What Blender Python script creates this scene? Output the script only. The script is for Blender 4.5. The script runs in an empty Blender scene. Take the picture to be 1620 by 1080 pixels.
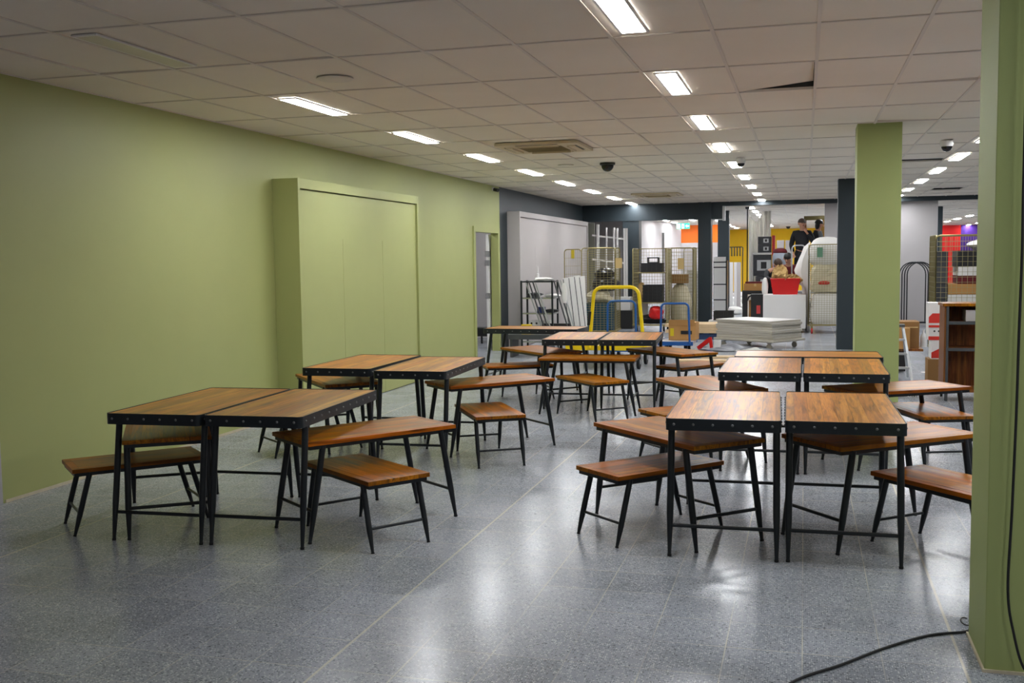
import bpy, math, random
from mathutils import Vector, Matrix
random.seed(7)
SC = bpy.context.scene
COL = SC.collection
R = math.radians
PI = math.pi

# ------------------------------------------------------------------ camera
C0 = Vector((0, 0, 1.6))
FOC = 1633.0
YAW, PIT, ROL = R(15.8146), R(4.489), R(-0.7677)
FW = Vector((-math.sin(YAW)*math.cos(PIT), math.cos(YAW)*math.cos(PIT), -math.sin(PIT)))
_r = Vector((math.cos(YAW), math.sin(YAW), 0)); _u = _r.cross(FW)
RT = _r*math.cos(ROL) + _u*math.sin(ROL); UP = -_r*math.sin(ROL) + _u*math.cos(ROL)
cam = bpy.data.cameras.new('camera'); cam.sensor_width = 36; cam.lens = 36*FOC/1620
cam.clip_start = .05; cam.clip_end = 200
co = bpy.data.objects.new('camera', cam); COL.objects.link(co)
M4 = Matrix((RT, UP, -FW)).transposed().to_4x4(); M4.translation = C0
co.matrix_world = M4
SC.camera = co

def at(x, y, Y):
    """the point at depth Y seen at (x, y) of the 1620x1080 photograph"""
    d = FW*FOC + RT*(x-810) - UP*(y-540)
    return C0 + d*(Y/d.y)
def fl(x, y, z=0.0):
    d = FW*FOC + RT*(x-810) - UP*(y-540)
    return C0 + d*((z-C0.z)/d.z)

# ------------------------------------------------------------------ world, exposure
w = bpy.data.worlds.new('world'); SC.world = w; w.use_nodes = True
w.node_tree.nodes['Background'].inputs[0].default_value = (.55, .6, .7, 1)
w.node_tree.nodes['Background'].inputs[1].default_value = 0.03
SC.view_settings.view_transform = 'Standard'
SC.view_settings.look = 'None'
SC.view_settings.gamma = 1
SC.view_settings.use_curve_mapping = False
SC.view_settings.exposure = 1.17
LAMP = 30.0          # strength of the ceiling light diffusers
H = 2.9              # ceiling height

# ------------------------------------------------------------------ materials
def lin(c):
    return tuple(((v/255)/12.92 if v/255 <= .04045 else ((v/255+.055)/1.055)**2.4) for v in c)
class NT:
    def __init__(s, name):
        s.m = bpy.data.materials.new(name); s.m.use_nodes = True
        s.t = s.m.node_tree; s.b = s.t.nodes['Principled BSDF']
    def n(s, typ, **kw):
        o = s.t.nodes.new(typ)
        for k, v in kw.items():
            if k.startswith('i_'):
                key = k[2:]; key = int(key) if key.isdigit() else key.replace('_', ' ')
                o.inputs[key].default_value = v
            else: setattr(o, k, v)
        return o
    def l(s, a, b): s.t.links.new(a, b)
    def math(s, op, a, b=None, c=None, clamp=False):
        o = s.t.nodes.new('ShaderNodeMath'); o.operation = op; o.use_clamp = clamp
        for i, v in enumerate((a, b, c)):
            if v is None: continue
            if isinstance(v, (int, float)): o.inputs[i].default_value = v
            else: s.l(v, o.inputs[i])
        return o.outputs[0]
    def mix(s, f, a, b):
        o = s.t.nodes.new('ShaderNodeMix'); o.data_type = 'RGBA'
        for v, i in ((f, 0), (a, 6), (b, 7)):
            if isinstance(v, (int, float)): o.inputs[i].default_value = v
            elif isinstance(v, tuple): o.inputs[i].default_value = (*v, 1)
            else: s.l(v, o.inputs[i])
        return o.outputs[2]
    def ramp(s, f, *st):
        o = s.t.nodes.new('ShaderNodeValToRGB'); s.l(f, o.inputs[0])
        e = o.color_ramp.elements
        while len(e) < len(st): e.new(.5)
        for k, (p, c) in enumerate(st):
            e[k].position = p; e[k].color = (*c, 1) if isinstance(c, tuple) else (c, c, c, 1)
        return o.outputs[0]
    def bump(s, h, strength, dist=.002):
        o = s.t.nodes.new('ShaderNodeBump'); o.inputs['Strength'].default_value = strength
        o.inputs['Distance'].default_value = dist; s.l(h, o.inputs['Height']); s.l(o.outputs[0], s.b.inputs['Normal'])
def plain(name, c, rough=.6, metal=0., var=.05, scale=4., bump=0., bscale=200., spec=.5, alpha=None, coat=0.):
    """paint / plastic / metal with a little procedural unevenness"""
    t = NT(name); c = lin(c)
    tc = t.n('ShaderNodeTexCoord')
    no = t.n('ShaderNodeTexNoise', i_Scale=scale, i_Detail=4.); t.l(tc.outputs['Object'], no.inputs['Vector'])
    lo = tuple(v*(1-var) for v in c); hi = tuple(min(1, v*(1+var)) for v in c)
    t.l(t.mix(no.outputs[0], lo, hi), t.b.inputs['Base Color'])
    t.b.inputs['Roughness'].default_value = rough; t.b.inputs['Metallic'].default_value = metal
    t.b.inputs['Specular IOR Level'].default_value = spec
    t.b.inputs['Coat Weight'].default_value = coat
    if bump:
        n2 = t.n('ShaderNodeTexNoise', i_Scale=bscale, i_Detail=2.); t.l(tc.outputs['Object'], n2.inputs['Vector'])
        t.bump(n2.outputs[0], bump)
    return t.m
def emit(name, c, s):
    t = NT(name); t.b.inputs['Base Color'].default_value = (*c, 1)
    t.b.inputs['Emission Color'].default_value = (*c, 1); t.b.inputs['Emission Strength'].default_value = s
    return t.m
def wood(name, base, dark, light, plank, rough=.38, upright=False):
    """boards running along local Y, glued side by side along local X"""
    t = NT(name); base, dark, light = lin(base), lin(dark), lin(light)
    tc = t.n('ShaderNodeTexCoord'); oi = t.n('ShaderNodeObjectInfo')
    sp = t.n('ShaderNodeSeparateXYZ')
    if upright:
        mp = t.n('ShaderNodeMapping'); mp.inputs['Rotation'].default_value = (PI/2, 0, .0); t.l(tc.outputs['Object'], mp.inputs[0]); t.l(mp.outputs[0], sp.inputs[0])
    else: t.l(tc.outputs['Object'], sp.inputs[0])
    u = t.math('DIVIDE', sp.outputs[0], plank)
    u = t.math('ADD', u, 50.37)
    idx = t.math('FLOOR', u); fr = t.math('FRACT', u)
    seed = t.math('ADD', idx, t.math('MULTIPLY', oi.outputs['Random'], 61.))
    wn = t.n('ShaderNodeTexWhiteNoise', noise_dimensions='1D'); t.l(seed, wn.inputs['W'])
    # grain coordinates, shifted per board
    cb = t.n('ShaderNodeCombineXYZ')
    t.l(t.math('MULTIPLY', sp.outputs[0], 34.), cb.inputs[0])
    t.l(t.math('ADD', t.math('MULTIPLY', sp.outputs[1], 2.2), t.math('MULTIPLY', wn.outputs[0], 37.)), cb.inputs[1])
    t.l(t.math('ADD', t.math('MULTIPLY', sp.outputs[2], 30.), t.math('MULTIPLY', seed, 3.1)), cb.inputs[2])
    g = t.n('ShaderNodeTexNoise', i_Scale=1., i_Detail=7., i_Roughness=.62, i_Distortion=.9); t.l(cb.outputs[0], g.inputs['Vector'])
    cb2 = t.n('ShaderNodeCombineXYZ')
    t.l(t.math('MULTIPLY', sp.outputs[0], 140.), cb2.inputs[0]); t.l(t.math('MULTIPLY', sp.outputs[1], 5.), cb2.inputs[1]); t.l(seed, cb2.inputs[2])
    g2 = t.n('ShaderNodeTexNoise', i_Scale=1., i_Detail=4.); t.l(cb2.outputs[0], g2.inputs['Vector'])
    col = t.ramp(g.outputs[0], (.28, dark), (.5, base), (.72, light))
    col = t.mix(t.math('MULTIPLY', t.ramp(g2.outputs[0], (.52, 0.), (.68, 1.)), .35), col, dark)
    # per board tone
    br = t.n('ShaderNodeHueSaturation'); t.l(col, br.inputs['Color'])
    t.l(t.math('ADD', t.math('MULTIPLY', wn.outputs[0], .55), .72), br.inputs['Value'])
    wn2 = t.n('ShaderNodeTexWhiteNoise', noise_dimensions='1D'); t.l(t.math('ADD', seed, 9.7), wn2.inputs['W'])
    t.l(t.math('ADD', t.math('MULTIPLY', wn2.outputs[0], .02), .49), br.inputs['Hue'])
    # knots and dark weathered streaks
    cb3 = t.n('ShaderNodeCombineXYZ')
    t.l(t.math('MULTIPLY', sp.outputs[0], 12.), cb3.inputs[0]); t.l(t.math('MULTIPLY', sp.outputs[1], 3.), cb3.inputs[1]); t.l(t.math('MULTIPLY', seed, .7), cb3.inputs[2])
    g3 = t.n('ShaderNodeTexNoise', i_Scale=1., i_Detail=3.); t.l(cb3.outputs[0], g3.inputs['Vector'])
    col = t.mix(t.math('MULTIPLY', t.ramp(g3.outputs[0], (.58, 0.), (.75, 1.)), .55), br.outputs[0], dark)
    seam = t.math('LESS_THAN', t.math('MINIMUM', fr, t.math('SUBTRACT', 1., fr)), .018)
    col = t.mix(t.math('MULTIPLY', seam, .5), col, tuple(v*.35 for v in dark))
    t.l(col, t.b.inputs['Base Color'])
    t.l(t.math('ADD', t.math('MULTIPLY', g.outputs[0], .25), rough-.12), t.b.inputs['Roughness'])
    t.b.inputs['Specular IOR Level'].default_value = .25
    t.bump(g.outputs[0], .25, .001)
    return t.m
def floor_mat():
    t = NT('polished_terrazzo'); tc = t.n('ShaderNodeTexCoord'); O = tc.outputs['Object']
    big = t.n('ShaderNodeTexNoise', i_Scale=.55, i_Detail=5., i_Roughness=.6); t.l(O, big.inputs['Vector'])
    tile = t.n('ShaderNodeSeparateXYZ'); t.l(O, tile.inputs[0])
    S = .305
    ux = t.math('ADD', t.math('DIVIDE', tile.outputs[0], S), 100.-.02); uy = t.math('ADD', t.math('DIVIDE', tile.outputs[1], S), 100.15)
    fx, fy = t.math('FRACT', ux), t.math('FRACT', uy)
    tx = t.n('ShaderNodeCombineXYZ'); t.l(t.math('FLOOR', ux), tx.inputs[0]); t.l(t.math('FLOOR', uy), tx.inputs[1])
    wn = t.n('ShaderNodeTexWhiteNoise', noise_dimensions='2D'); t.l(tx.outputs[0], wn.inputs['Vector'])
    base = t.ramp(big.outputs[0], (.3, lin((138, 143, 151))), (.7, lin((166, 171, 180))))
    base = t.mix(t.math('MULTIPLY', t.math('SUBTRACT', wn.outputs[0], .5), .5), base, lin((88, 92, 98)))
    # stone chips
    v = t.n('ShaderNodeTexVoronoi', i_Scale=115.); t.l(O, v.inputs['Vector'])
    chip = t.n('ShaderNodeSeparateColor'); t.l(v.outputs['Color'], chip.inputs[0])
    inside = t.math('LESS_THAN', v.outputs['Distance'], .42)
    white = t.math('MULTIPLY', t.math('GREATER_THAN', chip.outputs[0], .68), inside)
    black = t.math('MULTIPLY', t.math('LESS_THAN', chip.outputs[0], .3), inside)
    col = t.mix(t.math('MULTIPLY', white, .75), base, lin((205, 208, 212)))
    col = t.mix(t.math('MULTIPLY', black, .6), col, lin((52, 55, 62)))
    v2 = t.n('ShaderNodeTexVoronoi', i_Scale=60.); t.l(O, v2.inputs['Vector'])
    c2 = t.n('ShaderNodeSeparateColor'); t.l(v2.outputs['Color'], c2.inputs[0])
    ww = t.math('MULTIPLY', t.math('GREATER_THAN', c2.outputs[1], .9), t.math('LESS_THAN', v2.outputs['Distance'], .3))
    col = t.mix(t.math('MULTIPLY', ww, .5), col, lin((220, 222, 225)))
    dd = t.math('MULTIPLY', t.math('LESS_THAN', c2.outputs[1], .06), t.math('LESS_THAN', v2.outputs['Distance'], .35))
    col = t.mix(t.math('MULTIPLY', dd, .6), col, lin((50, 52, 58)))
    # stains
    st = t.n('ShaderNodeTexNoise', i_Scale=1.7, i_Detail=6., i_Roughness=.7); t.l(O, st.inputs['Vector'])
    col = t.mix(t.math('MULTIPLY', t.ramp(st.outputs[0], (.5, 0.), (.72, 1.)), .28), col, lin((92, 94, 92)))
    # joints, partly ground away
    jn = t.n('ShaderNodeTexNoise', i_Scale=1.1, i_Detail=3.); t.l(O, jn.inputs['Vector'])
    jm = t.ramp(jn.outputs[0], (.38, .1), (.6, .7))
    edge = t.math('MINIMUM', t.math('MINIMUM', fx, t.math('SUBTRACT', 1., fx)), t.math('MINIMUM', fy, t.math('SUBTRACT', 1., fy)))
    line = t.math('LESS_THAN', edge, .009)
    col = t.mix(t.math('MULTIPLY', line, jm), col, lin((204, 198, 182)))
    # one wide movement joint, and its parallels every 2.44 m
    k = t.math('FRACT', t.math('ADD', t.math('DIVIDE', tile.outputs[0], 2.44), 100.75))
    strong = t.math('LESS_THAN', t.math('MINIMUM', k, t.math('SUBTRACT', 1., k)), .0017)
    col = t.mix(t.math('MULTIPLY', strong, .7), col, lin((208, 200, 180)))
    t.l(col, t.b.inputs['Base Color'])
    rn = t.n('ShaderNodeTexNoise', i_Scale=3., i_Detail=6., i_Roughness=.65); t.l(O, rn.inputs['Vector'])
    t.l(t.math('ADD', t.math('MULTIPLY', rn.outputs[0], .16), .15), t.b.inputs['Roughness'])
    t.b.inputs['Specular IOR Level'].default_value = .3
    wv = t.n('ShaderNodeTexNoise', i_Scale=14., i_Detail=2.); t.l(O, wv.inputs['Vector'])
    t.bump(wv.outputs[0], .12, .002)
    return t.m
def tile_mat():
    t = NT('mineral_ceiling_tile'); tc = t.n('ShaderNodeTexCoord'); O = tc.outputs['Object']
    no = t.n('ShaderNodeTexNoise', i_Scale=.8, i_Detail=4.); t.l(O, no.inputs['Vector'])
    t.l(t.ramp(no.outputs[0], (.3, lin((232, 224, 210))), (.7, lin((240, 232, 219)))), t.b.inputs['Base Color'])
    t.b.inputs['Roughness'].default_value = .9; t.b.inputs['Specular IOR Level'].default_value = .2
    n2 = t.n('ShaderNodeTexNoise', i_Scale=180., i_Detail=2.); t.l(O, n2.inputs['Vector']); t.bump(n2.outputs[0], .3, .001)
    return t.m

M = {}
M['floor'] = floor_mat(); M['tile'] = tile_mat()
M['tgrid'] = plain('ceiling_grid_paint', (222, 214, 203), .6)
M['plenum'] = plain('dark_plenum', (40, 42, 46), .9)
M['green'] = plain('sage_green_paint', (165, 170, 108), .5, var=.03, bump=.08, bscale=120.)
M['green2'] = plain('sage_green_column_paint', (155, 166, 102), .55, var=.04, bump=.08, bscale=120.)
M['navy'] = plain('dark_slate_blue_paint', (30, 42, 48), .5, var=.05)
M['grey'] = plain('light_grey_paint', (178, 174, 174), .6, var=.03)
M['greyw'] = plain('warm_grey_panel', (184, 178, 176), .5, var=.02)
M['white'] = plain('white_paint', (222, 220, 218), .5, var=.02)
M['yellowwall'] = plain('bright_yellow_paint', (250, 205, 10), .6)
M['orange'] = plain('bright_orange_paint', (250, 120, 10), .6)
M['redwall'] = plain('bright_red_paint', (225, 25, 25), .6)
M['purple'] = plain('purple_paint', (70, 30, 130), .6)
M['steel'] = plain('black_powder_coated_steel', (36, 40, 43), .36, metal=.35, var=.08, bump=.1, bscale=400.)
M['band'] = plain('gunmetal_edge_band', (44, 49, 53), .38, metal=.5, var=.1, bump=.15, bscale=150.)
M['rivet'] = plain('steel_rivet', (112, 114, 114), .45, metal=.6)
M['foot'] = plain('black_rubber', (18, 18, 20), .7)
M['wood_top'] = wood('teak_table_boards', (180, 118, 46), (92, 56, 20), (206, 146, 68), .075, .36)
M['wood_mid'] = wood('orange_stained_boards', (160, 97, 2), (68, 36, 0), (196, 127, 12), .062, .34)
M['wood_low'] = wood('brown_stained_boards', (154, 89, 2), (56, 30, 0), (192, 115, 10), .05, .36)
M['wood_edge'] = wood('bench_edge_board', (158, 90, 2), (76, 40, 0), (188, 110, 12), .2, .4)
M['wood_case'] = wood('bookcase_boards', (138, 82, 36), (80, 42, 16), (176, 112, 50), .11, .5, True)
M['zinc'] = plain('zinc_plated_wire', (150, 138, 92), .4, metal=.5, var=.15)
M['wire'] = plain('zinc_mesh_wire', (160, 150, 108), .45, metal=.4, var=.15)
M['chrome'] = plain('satin_chrome', (190, 192, 195), .25, metal=.95)
M['alu'] = plain('brushed_aluminium', (185, 188, 190), .4, metal=.8)
M['yellow'] = plain('yellow_enamel', (232, 200, 12), .35, var=.06)
M['blue'] = plain('blue_enamel', (24, 82, 150), .35, var=.06)
M['red'] = plain('red_plastic', (200, 18, 18), .4)
M['black'] = plain('black_plastic', (24, 24, 26), .45)
M['darkgrey'] = plain('dark_grey_plastic', (66, 68, 70), .5)
M['tealcrate'] = plain('teal_plastic_crate', (18, 70, 88), .45)
M['bagblack'] = plain('black_bin_liner', (20, 20, 24), .3, bump=.8, bscale=14.)
M['card'] = plain('brown_cardboard', (178, 132, 76), .8, var=.06)
M['card2'] = plain('dark_cardboard', (142, 104, 58), .8, var=.06)
M['board'] = plain('white_melamine_board', (212, 210, 206), .45, var=.03)
M['boardedge'] = plain('raw_board_edge', (172, 166, 152), .7, var=.06)
M['timber'] = plain('raw_timber', (206, 178, 140), .8, var=.15, scale=9.)
def sheeting(name, c):
    t = NT(name); t.b.inputs['Base Color'].default_value = (*lin(c), 1); t.b.inputs['Roughness'].default_value = .3
    tr = t.n('ShaderNodeBsdfTranslucent'); tr.inputs[0].default_value = (*lin(c), 1)
    mx = t.n('ShaderNodeMixShader'); mx.inputs[0].default_value = .45
    out = t.t.nodes['Material Output']; t.l(t.b.outputs[0], mx.inputs[1]); t.l(tr.outputs[0], mx.inputs[2]); t.l(mx.outputs[0], out.inputs[0])
    tc = t.n('ShaderNodeTexCoord'); no = t.n('ShaderNodeTexNoise', i_Scale=7., i_Detail=3.); t.l(tc.outputs['Object'], no.inputs['Vector']); t.bump(no.outputs[0], .4, .01)
    return t.m
M['plastic'] = sheeting('cloudy_polythene_sheet', (236, 234, 228))
M['greysheet'] = plain('crumpled_grey_sheet', (120, 122, 128), .35, bump=.5, bscale=20.)
M['sheetwhite'] = plain('white_cloth', (226, 224, 220), .8, bump=.3, bscale=12.)
M['cream'] = plain('cream_packing_bags', (205, 196, 168), .7, var=.2, scale=6., bump=.6, bscale=16.)
M['paper'] = plain('brown_kraft_paper', (182, 150, 96), .75, bump=.6, bscale=20.)
M['skin'] = plain('skin', (196, 146, 120), .55)
M['hair_black'] = plain('black_hair', (16, 14, 14), .5)
M['hair_brown'] = plain('brown_hair', (58, 38, 26), .5)
M['hair_grey'] = plain('cropped_grey_hair', (78, 66, 58), .7)
M['cloth_black'] = plain('black_clothing', (16, 18, 24), .8)
M['cloth_red'] = plain('maroon_clothing', (96, 18, 24), .8)
M['label_yellow'] = plain('yellow_label', (214, 190, 20), .6)
M['label_green'] = plain('green_label', (86, 128, 100), .6)
M['label_tan'] = plain('tan_label_plate', (196, 168, 110), .6)
M['cream_plastic'] = plain('aged_cream_plastic', (206, 190, 156), .5)
M['grille'] = plain('dusty_grille', (150, 136, 104), .7)
M['glassblack'] = plain('smoked_dome', (10, 10, 12), .08)
M['lamp'] = emit('light_diffuser', (.95, .97, 1.), LAMP)
M['lampoff'] = plain('unlit_diffuser', (200, 192, 178), .4)
M['exit'] = emit('green_exit_lamp', (.03, .42, .22), 1.6)
M['exitw'] = emit('white_exit_lamp', (.8, 1., .9), 2.0)
M['photo'] = plain('printed_carton_dark', (52, 54, 60), .5, var=.5, scale=18.)
M['plinth'] = plain('dusty_filler', (196, 186, 160), .8, var=.15, scale=20.)

# ------------------------------------------------------------------ mesh builder
class MB:
    def __init__(s): s.v = []; s.f = []; s.mi = []; s.m = 0
    def add(s, vs, fs):
        o = len(s.v); s.v += [Vector(a) for a in vs]; s.f += [tuple(i+o for i in f) for f in fs]; s.mi += [s.m]*len(fs); return s
    def box(s, x0, x1, y0, y1, z0, z1):
        if x0 > x1: x0, x1 = x1, x0
        if y0 > y1: y0, y1 = y1, y0
        if z0 > z1: z0, z1 = z1, z0
        return s.add([(x0,y0,z0),(x1,y0,z0),(x1,y1,z0),(x0,y1,z0),(x0,y0,z1),(x1,y0,z1),(x1,y1,z1),(x0,y1,z1)],
                     [(3,2,1,0),(4,5,6,7),(0,1,5,4),(1,2,6,5),(2,3,7,6),(3,0,4,7)])
    def obox(s, c, size, mat=None, rz=0, rx=0, ry=0):
        m = mat or Matrix.Rotation(rz, 3, 'Z') @ Matrix.Rotation(ry, 3, 'Y') @ Matrix.Rotation(rx, 3, 'X')
        a = MB().box(-size[0]/2, size[0]/2, -size[1]/2, size[1]/2, -size[2]/2, size[2]/2)
        return s.add([m @ v + Vector(c) for v in a.v], a.f)
    def beam(s, a, b, wd, th, side=None):
        a, b = Vector(a), Vector(b); d = b-a; L = d.length; z = d/L
        x = Vector(side) if side else (Vector((1,0,0)) if abs(z.x) < .9 else Vector((0,1,0)))
        x = (x - z*x.dot(z)).normalized(); y = z.cross(x)
        return s.obox((a+b)/2, (wd, th, L), Matrix((x, y, z)).transposed())
    def tube(s, pts, r, n=8, closed=False):
        pts = [Vector(q) for q in pts]; N = len(pts)
        rs = r if isinstance(r, (list, tuple)) else [r]*N
        tang = []
        for i in range(N):
            a = pts[(i-1) % N] if (closed or i > 0) else pts[0]; b = pts[(i+1) % N] if (closed or i < N-1) else pts[-1]
            tang.append((b-a).normalized())
        ref = Vector((0,0,1)) if abs(tang[0].z) < .95 else Vector((1,0,0))
        x = (ref - tang[0]*ref.dot(tang[0])).normalized()
        vs = []; fs = []
        for i in range(N):
            x = x - tang[i]*x.dot(tang[i])
            x = x.normalized() if x.length > 1e-6 else tang[i].orthogonal().normalized()
            y = tang[i].cross(x)
            for k in range(n):
                a = 2*PI*k/n + PI/n; vs.append(pts[i] + (x*math.cos(a)+y*math.sin(a))*rs[i])
        for i in range(N if closed else N-1):
            j = (i+1) % N
            for k in range(n): k2 = (k+1) % n; fs.append((i*n+k, i*n+k2, j*n+k2, j*n+k))
        if not closed: fs.append(tuple(range(n-1, -1, -1))); fs.append(tuple((N-1)*n+k for k in range(n)))
        return s.add(vs, fs)
    def lathe(s, prof, c=(0,0,0), n=20, axis='Z'):
        vs = []; fs = []; c = Vector(c)
        for r, h in prof:
            for k in range(n):
                a = 2*PI*k/n; q = (r*math.cos(a), r*math.sin(a), h)
                if axis == 'X': q = (q[2], q[0], q[1])
                if axis == 'Y': q = (q[1], q[2], q[0])
                vs.append(c + Vector(q))
        for i in range(len(prof)-1):
            for k in range(n): k2 = (k+1) % n; fs.append((i*n+k, i*n+k2, (i+1)*n+k2, (i+1)*n+k))
        fs.append(tuple(range(n-1, -1, -1))); fs.append(tuple((len(prof)-1)*n+k for k in range(n)))
        return s.add(vs, fs)
    def prism(s, poly, z0, z1):
        n = len(poly)
        vs = [(x, y, z0) for x, y in poly] + [(x, y, z1) for x, y in poly]
        return s.add(vs, [tuple(range(n-1, -1, -1)), tuple(range(n, 2*n))] + [(i, (i+1) % n, n+(i+1) % n, n+i) for i in range(n)])
    def build(s, name, mats, parent=None, loc=None, rz=0., bevel=0., smooth=True):
        me = bpy.data.meshes.new(name); me.from_pydata([tuple(v) for v in s.v], [], s.f)
        mats = mats if isinstance(mats, (list, tuple)) else [mats]
        for m in mats: me.materials.append(M[m] if isinstance(m, str) else m)
        if len(mats) > 1: me.polygons.foreach_set('material_index', s.mi)
        me.update()
        if smooth:
            me.polygons.foreach_set('use_smooth', [True]*len(me.polygons)); me.set_sharp_from_angle(angle=R(38))
        o = bpy.data.objects.new(name, me); COL.objects.link(o)
        if parent: o.parent = parent
        if loc is not None: o.location = loc
        if rz: o.rotation_euler = (0, 0, rz)
        if bevel:
            b = o.modifiers.new('bevel', 'BEVEL'); b.width = bevel; b.segments = 2; b.limit_method = 'ANGLE'; b.angle_limit = R(40)
        return o
def tag(o, label, cat, group=None, kind=None):
    if label: o['label'] = label
    if cat: o['category'] = cat
    if group: o['group'] = group
    if kind: o['kind'] = kind
    return o
def empty(name, loc=(0,0,0), rz=0, label=None, cat=None, group=None):
    o = bpy.data.objects.new(name, None); COL.objects.link(o); o.location = loc; o.rotation_euler = (0,0,rz)
    o.empty_display_size = .1
    return tag(o, label, cat, group)
def struct(name, mb, mat, **k):
    o = mb.build(name, mat, **k); o['kind'] = 'structure'; return o
def copy_tree(o, parent=None):
    c = o.copy(); COL.objects.link(c); c.parent = parent
    for ch in list(o.children): copy_tree(ch, c)
    return c
def rbox(w2, l2, r, n=5):
    """rounded rectangle outline, counter-clockwise"""
    P = []
    for cx, cy, a0 in ((w2-r, l2-r, 0), (-w2+r, l2-r, 90), (-w2+r, -l2+r, 180), (w2-r, -l2+r, 270)):
        for k in range(n+1):
            a = R(a0 + 90*k/n); P.append((cx+r*math.cos(a), cy+r*math.sin(a)))
    return P

# ------------------------------------------------------------------ ceiling lights (with their own light)
def make_light(lit=True):
    root = empty('ceiling_light', (0,0,0))
    f = MB()
    for x0, x1, y0, y1 in ((-.085,-.068,-.5,.5), (.068,.085,-.5,.5), (-.068,.068,-.5,-.478), (-.068,.068,.478,.5)):
        f.box(x0, x1, y0, y1, -.006, .004)
    f.build('frame', 'white', root)
    MB().box(-.068, .068, -.478, .478, -.0065, .003).build('diffuser', 'lamp' if lit else 'lampoff', root, smooth=False)
    return root
ORD = ['first', 'second', 'third', 'fourth', 'fifth', 'sixth', 'seventh', 'eighth', 'ninth', 'tenth', 'eleventh', 'twelfth', 'thirteenth', 'fourteenth']
proto_light = make_light(); used_light = False
def place_light(x, y, label, group):
    global used_light
    o = copy_tree(proto_light) if used_light else proto_light
    used_light = True
    o.location = (x, y, H-.001); tag(o, label, 'ceiling light', group)
    return o
for k in range(8):
    place_light(-3.94, 7.98+2.36*k, 'lit ceiling light, %s from the camera in the left row beside the green wall' % ORD[k], 'ceiling lights in the left row')
for k in range(9):
    if k == 0: lb = 'lit ceiling light cut off by the top of the photo, nearest of the middle row'
    else: lb = 'lit ceiling light panel, %s from the camera in the middle row' % ORD[k]
    place_light(-.95, 5.53+2.355*k, lb, 'ceiling lights in the middle row')
for k in range(5):
    place_light(1.98, 15.05+2.33*k, 'lit ceiling light, %s from the camera in the right row' % ORD[k], 'ceiling lights in the right row')
hk = 0
HID = 'lights outside the frame or hidden by the green column'
for x, y in ((1.98, 3.3), (1.98, 1.), (-.95, -.9), (1.98, 12.7), (1.98, 10.35), (1.98, 8.), (1.98, 5.6), (4.9, 15.), (4.9, 19.7), (4.9, 24.), (4.9, 10.), (4.9, 5.5)):  # unseen panels: near and far-right ones added to light pillar and bounce
    place_light(x, y, 'ceiling light panel added outside the frame or hidden behind a green column, %s of fourteen' % ORD[hk], HID); hk += 1
for k in range(4):
    place_light(5.4, 29.5+2.9*k, 'small far ceiling light over the wire cage, %s towards the red wall' % ORD[k], 'far lights beyond the right opening')
for k in range(4):
    place_light(5.4, 41.1+2.9*k, 'tiny far ceiling light close to the red wall, %s of four' % ORD[k], 'far lights beyond the right opening')
for k in range(4):
    place_light(7., 44.+3.*k, 'tiny far ceiling light in front of the purple wall, %s of its row' % ORD[k], 'far lights by the purple wall')
for k in range(8):
    place_light(-1.35, 28.2+2.4*k, 'far ceiling light above the hanging plastic sheet, %s of that row' % ORD[k], 'far lights above the plastic sheet')
for k in range(3):
    place_light(-4.6, 35.9+2.4*k, 'far ceiling light near the exit sign, %s of its row' % ORD[k], 'far lights near the exit sign')
for k in range(3):
    place_light(-3.7, 36+3.2*k, 'far ceiling light before the orange wall, %s of its row' % ORD[k], 'far lights before the orange wall')
hk2 = 0
for x in (-2.9, .7, 2.9):  # extra rows added to brighten the hall beyond the opening
    for k in range(9):
        place_light(x, 27.0+2.5*k, 'added fill light in the %s row of the yellow hall, %s from the front' % ({-2.9: 'left', .7: 'middle', 2.9: 'right'}[x], ORD[k]), 'added fill lights of the yellow hall')
off = make_light(False); off.location = (-3.92, 5.56, H-.001)
tag(off, 'unlit ceiling light panel at the upper left above the green wall', 'ceiling light')
# light of the little room behind the green door frame
place_light(-6.2, 18.9, 'ceiling light of the small room behind the green door frame', 'light of the side room')
place_light(-6.2, 17.0, 'nearer ceiling light added to brighten the small room behind the green door frame', 'light of the side room')  # second panel, added to make the room behind the door brighter

# ------------------------------------------------------------------ room shell
FX0, FX1, FY0, FY1 = -5.22, 9.0, -3.0, 51.0
struct('floor', MB().add([(-12, FY0, 0), (FX1+.2, FY0, 0), (FX1+.2, FY1+.2, 0), (-12, FY1+.2, 0), (-12, FY0, -.2), (FX1+.2, FY0, -.2), (FX1+.2, FY1+.2, -.2), (-12, FY1+.2, -.2)],
       [(0,1,2,3), (7,6,5,4), (0,4,5,1), (1,5,6,2), (2,6,7,3), (3,7,4,0)]), 'floor', smooth=False)
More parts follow.
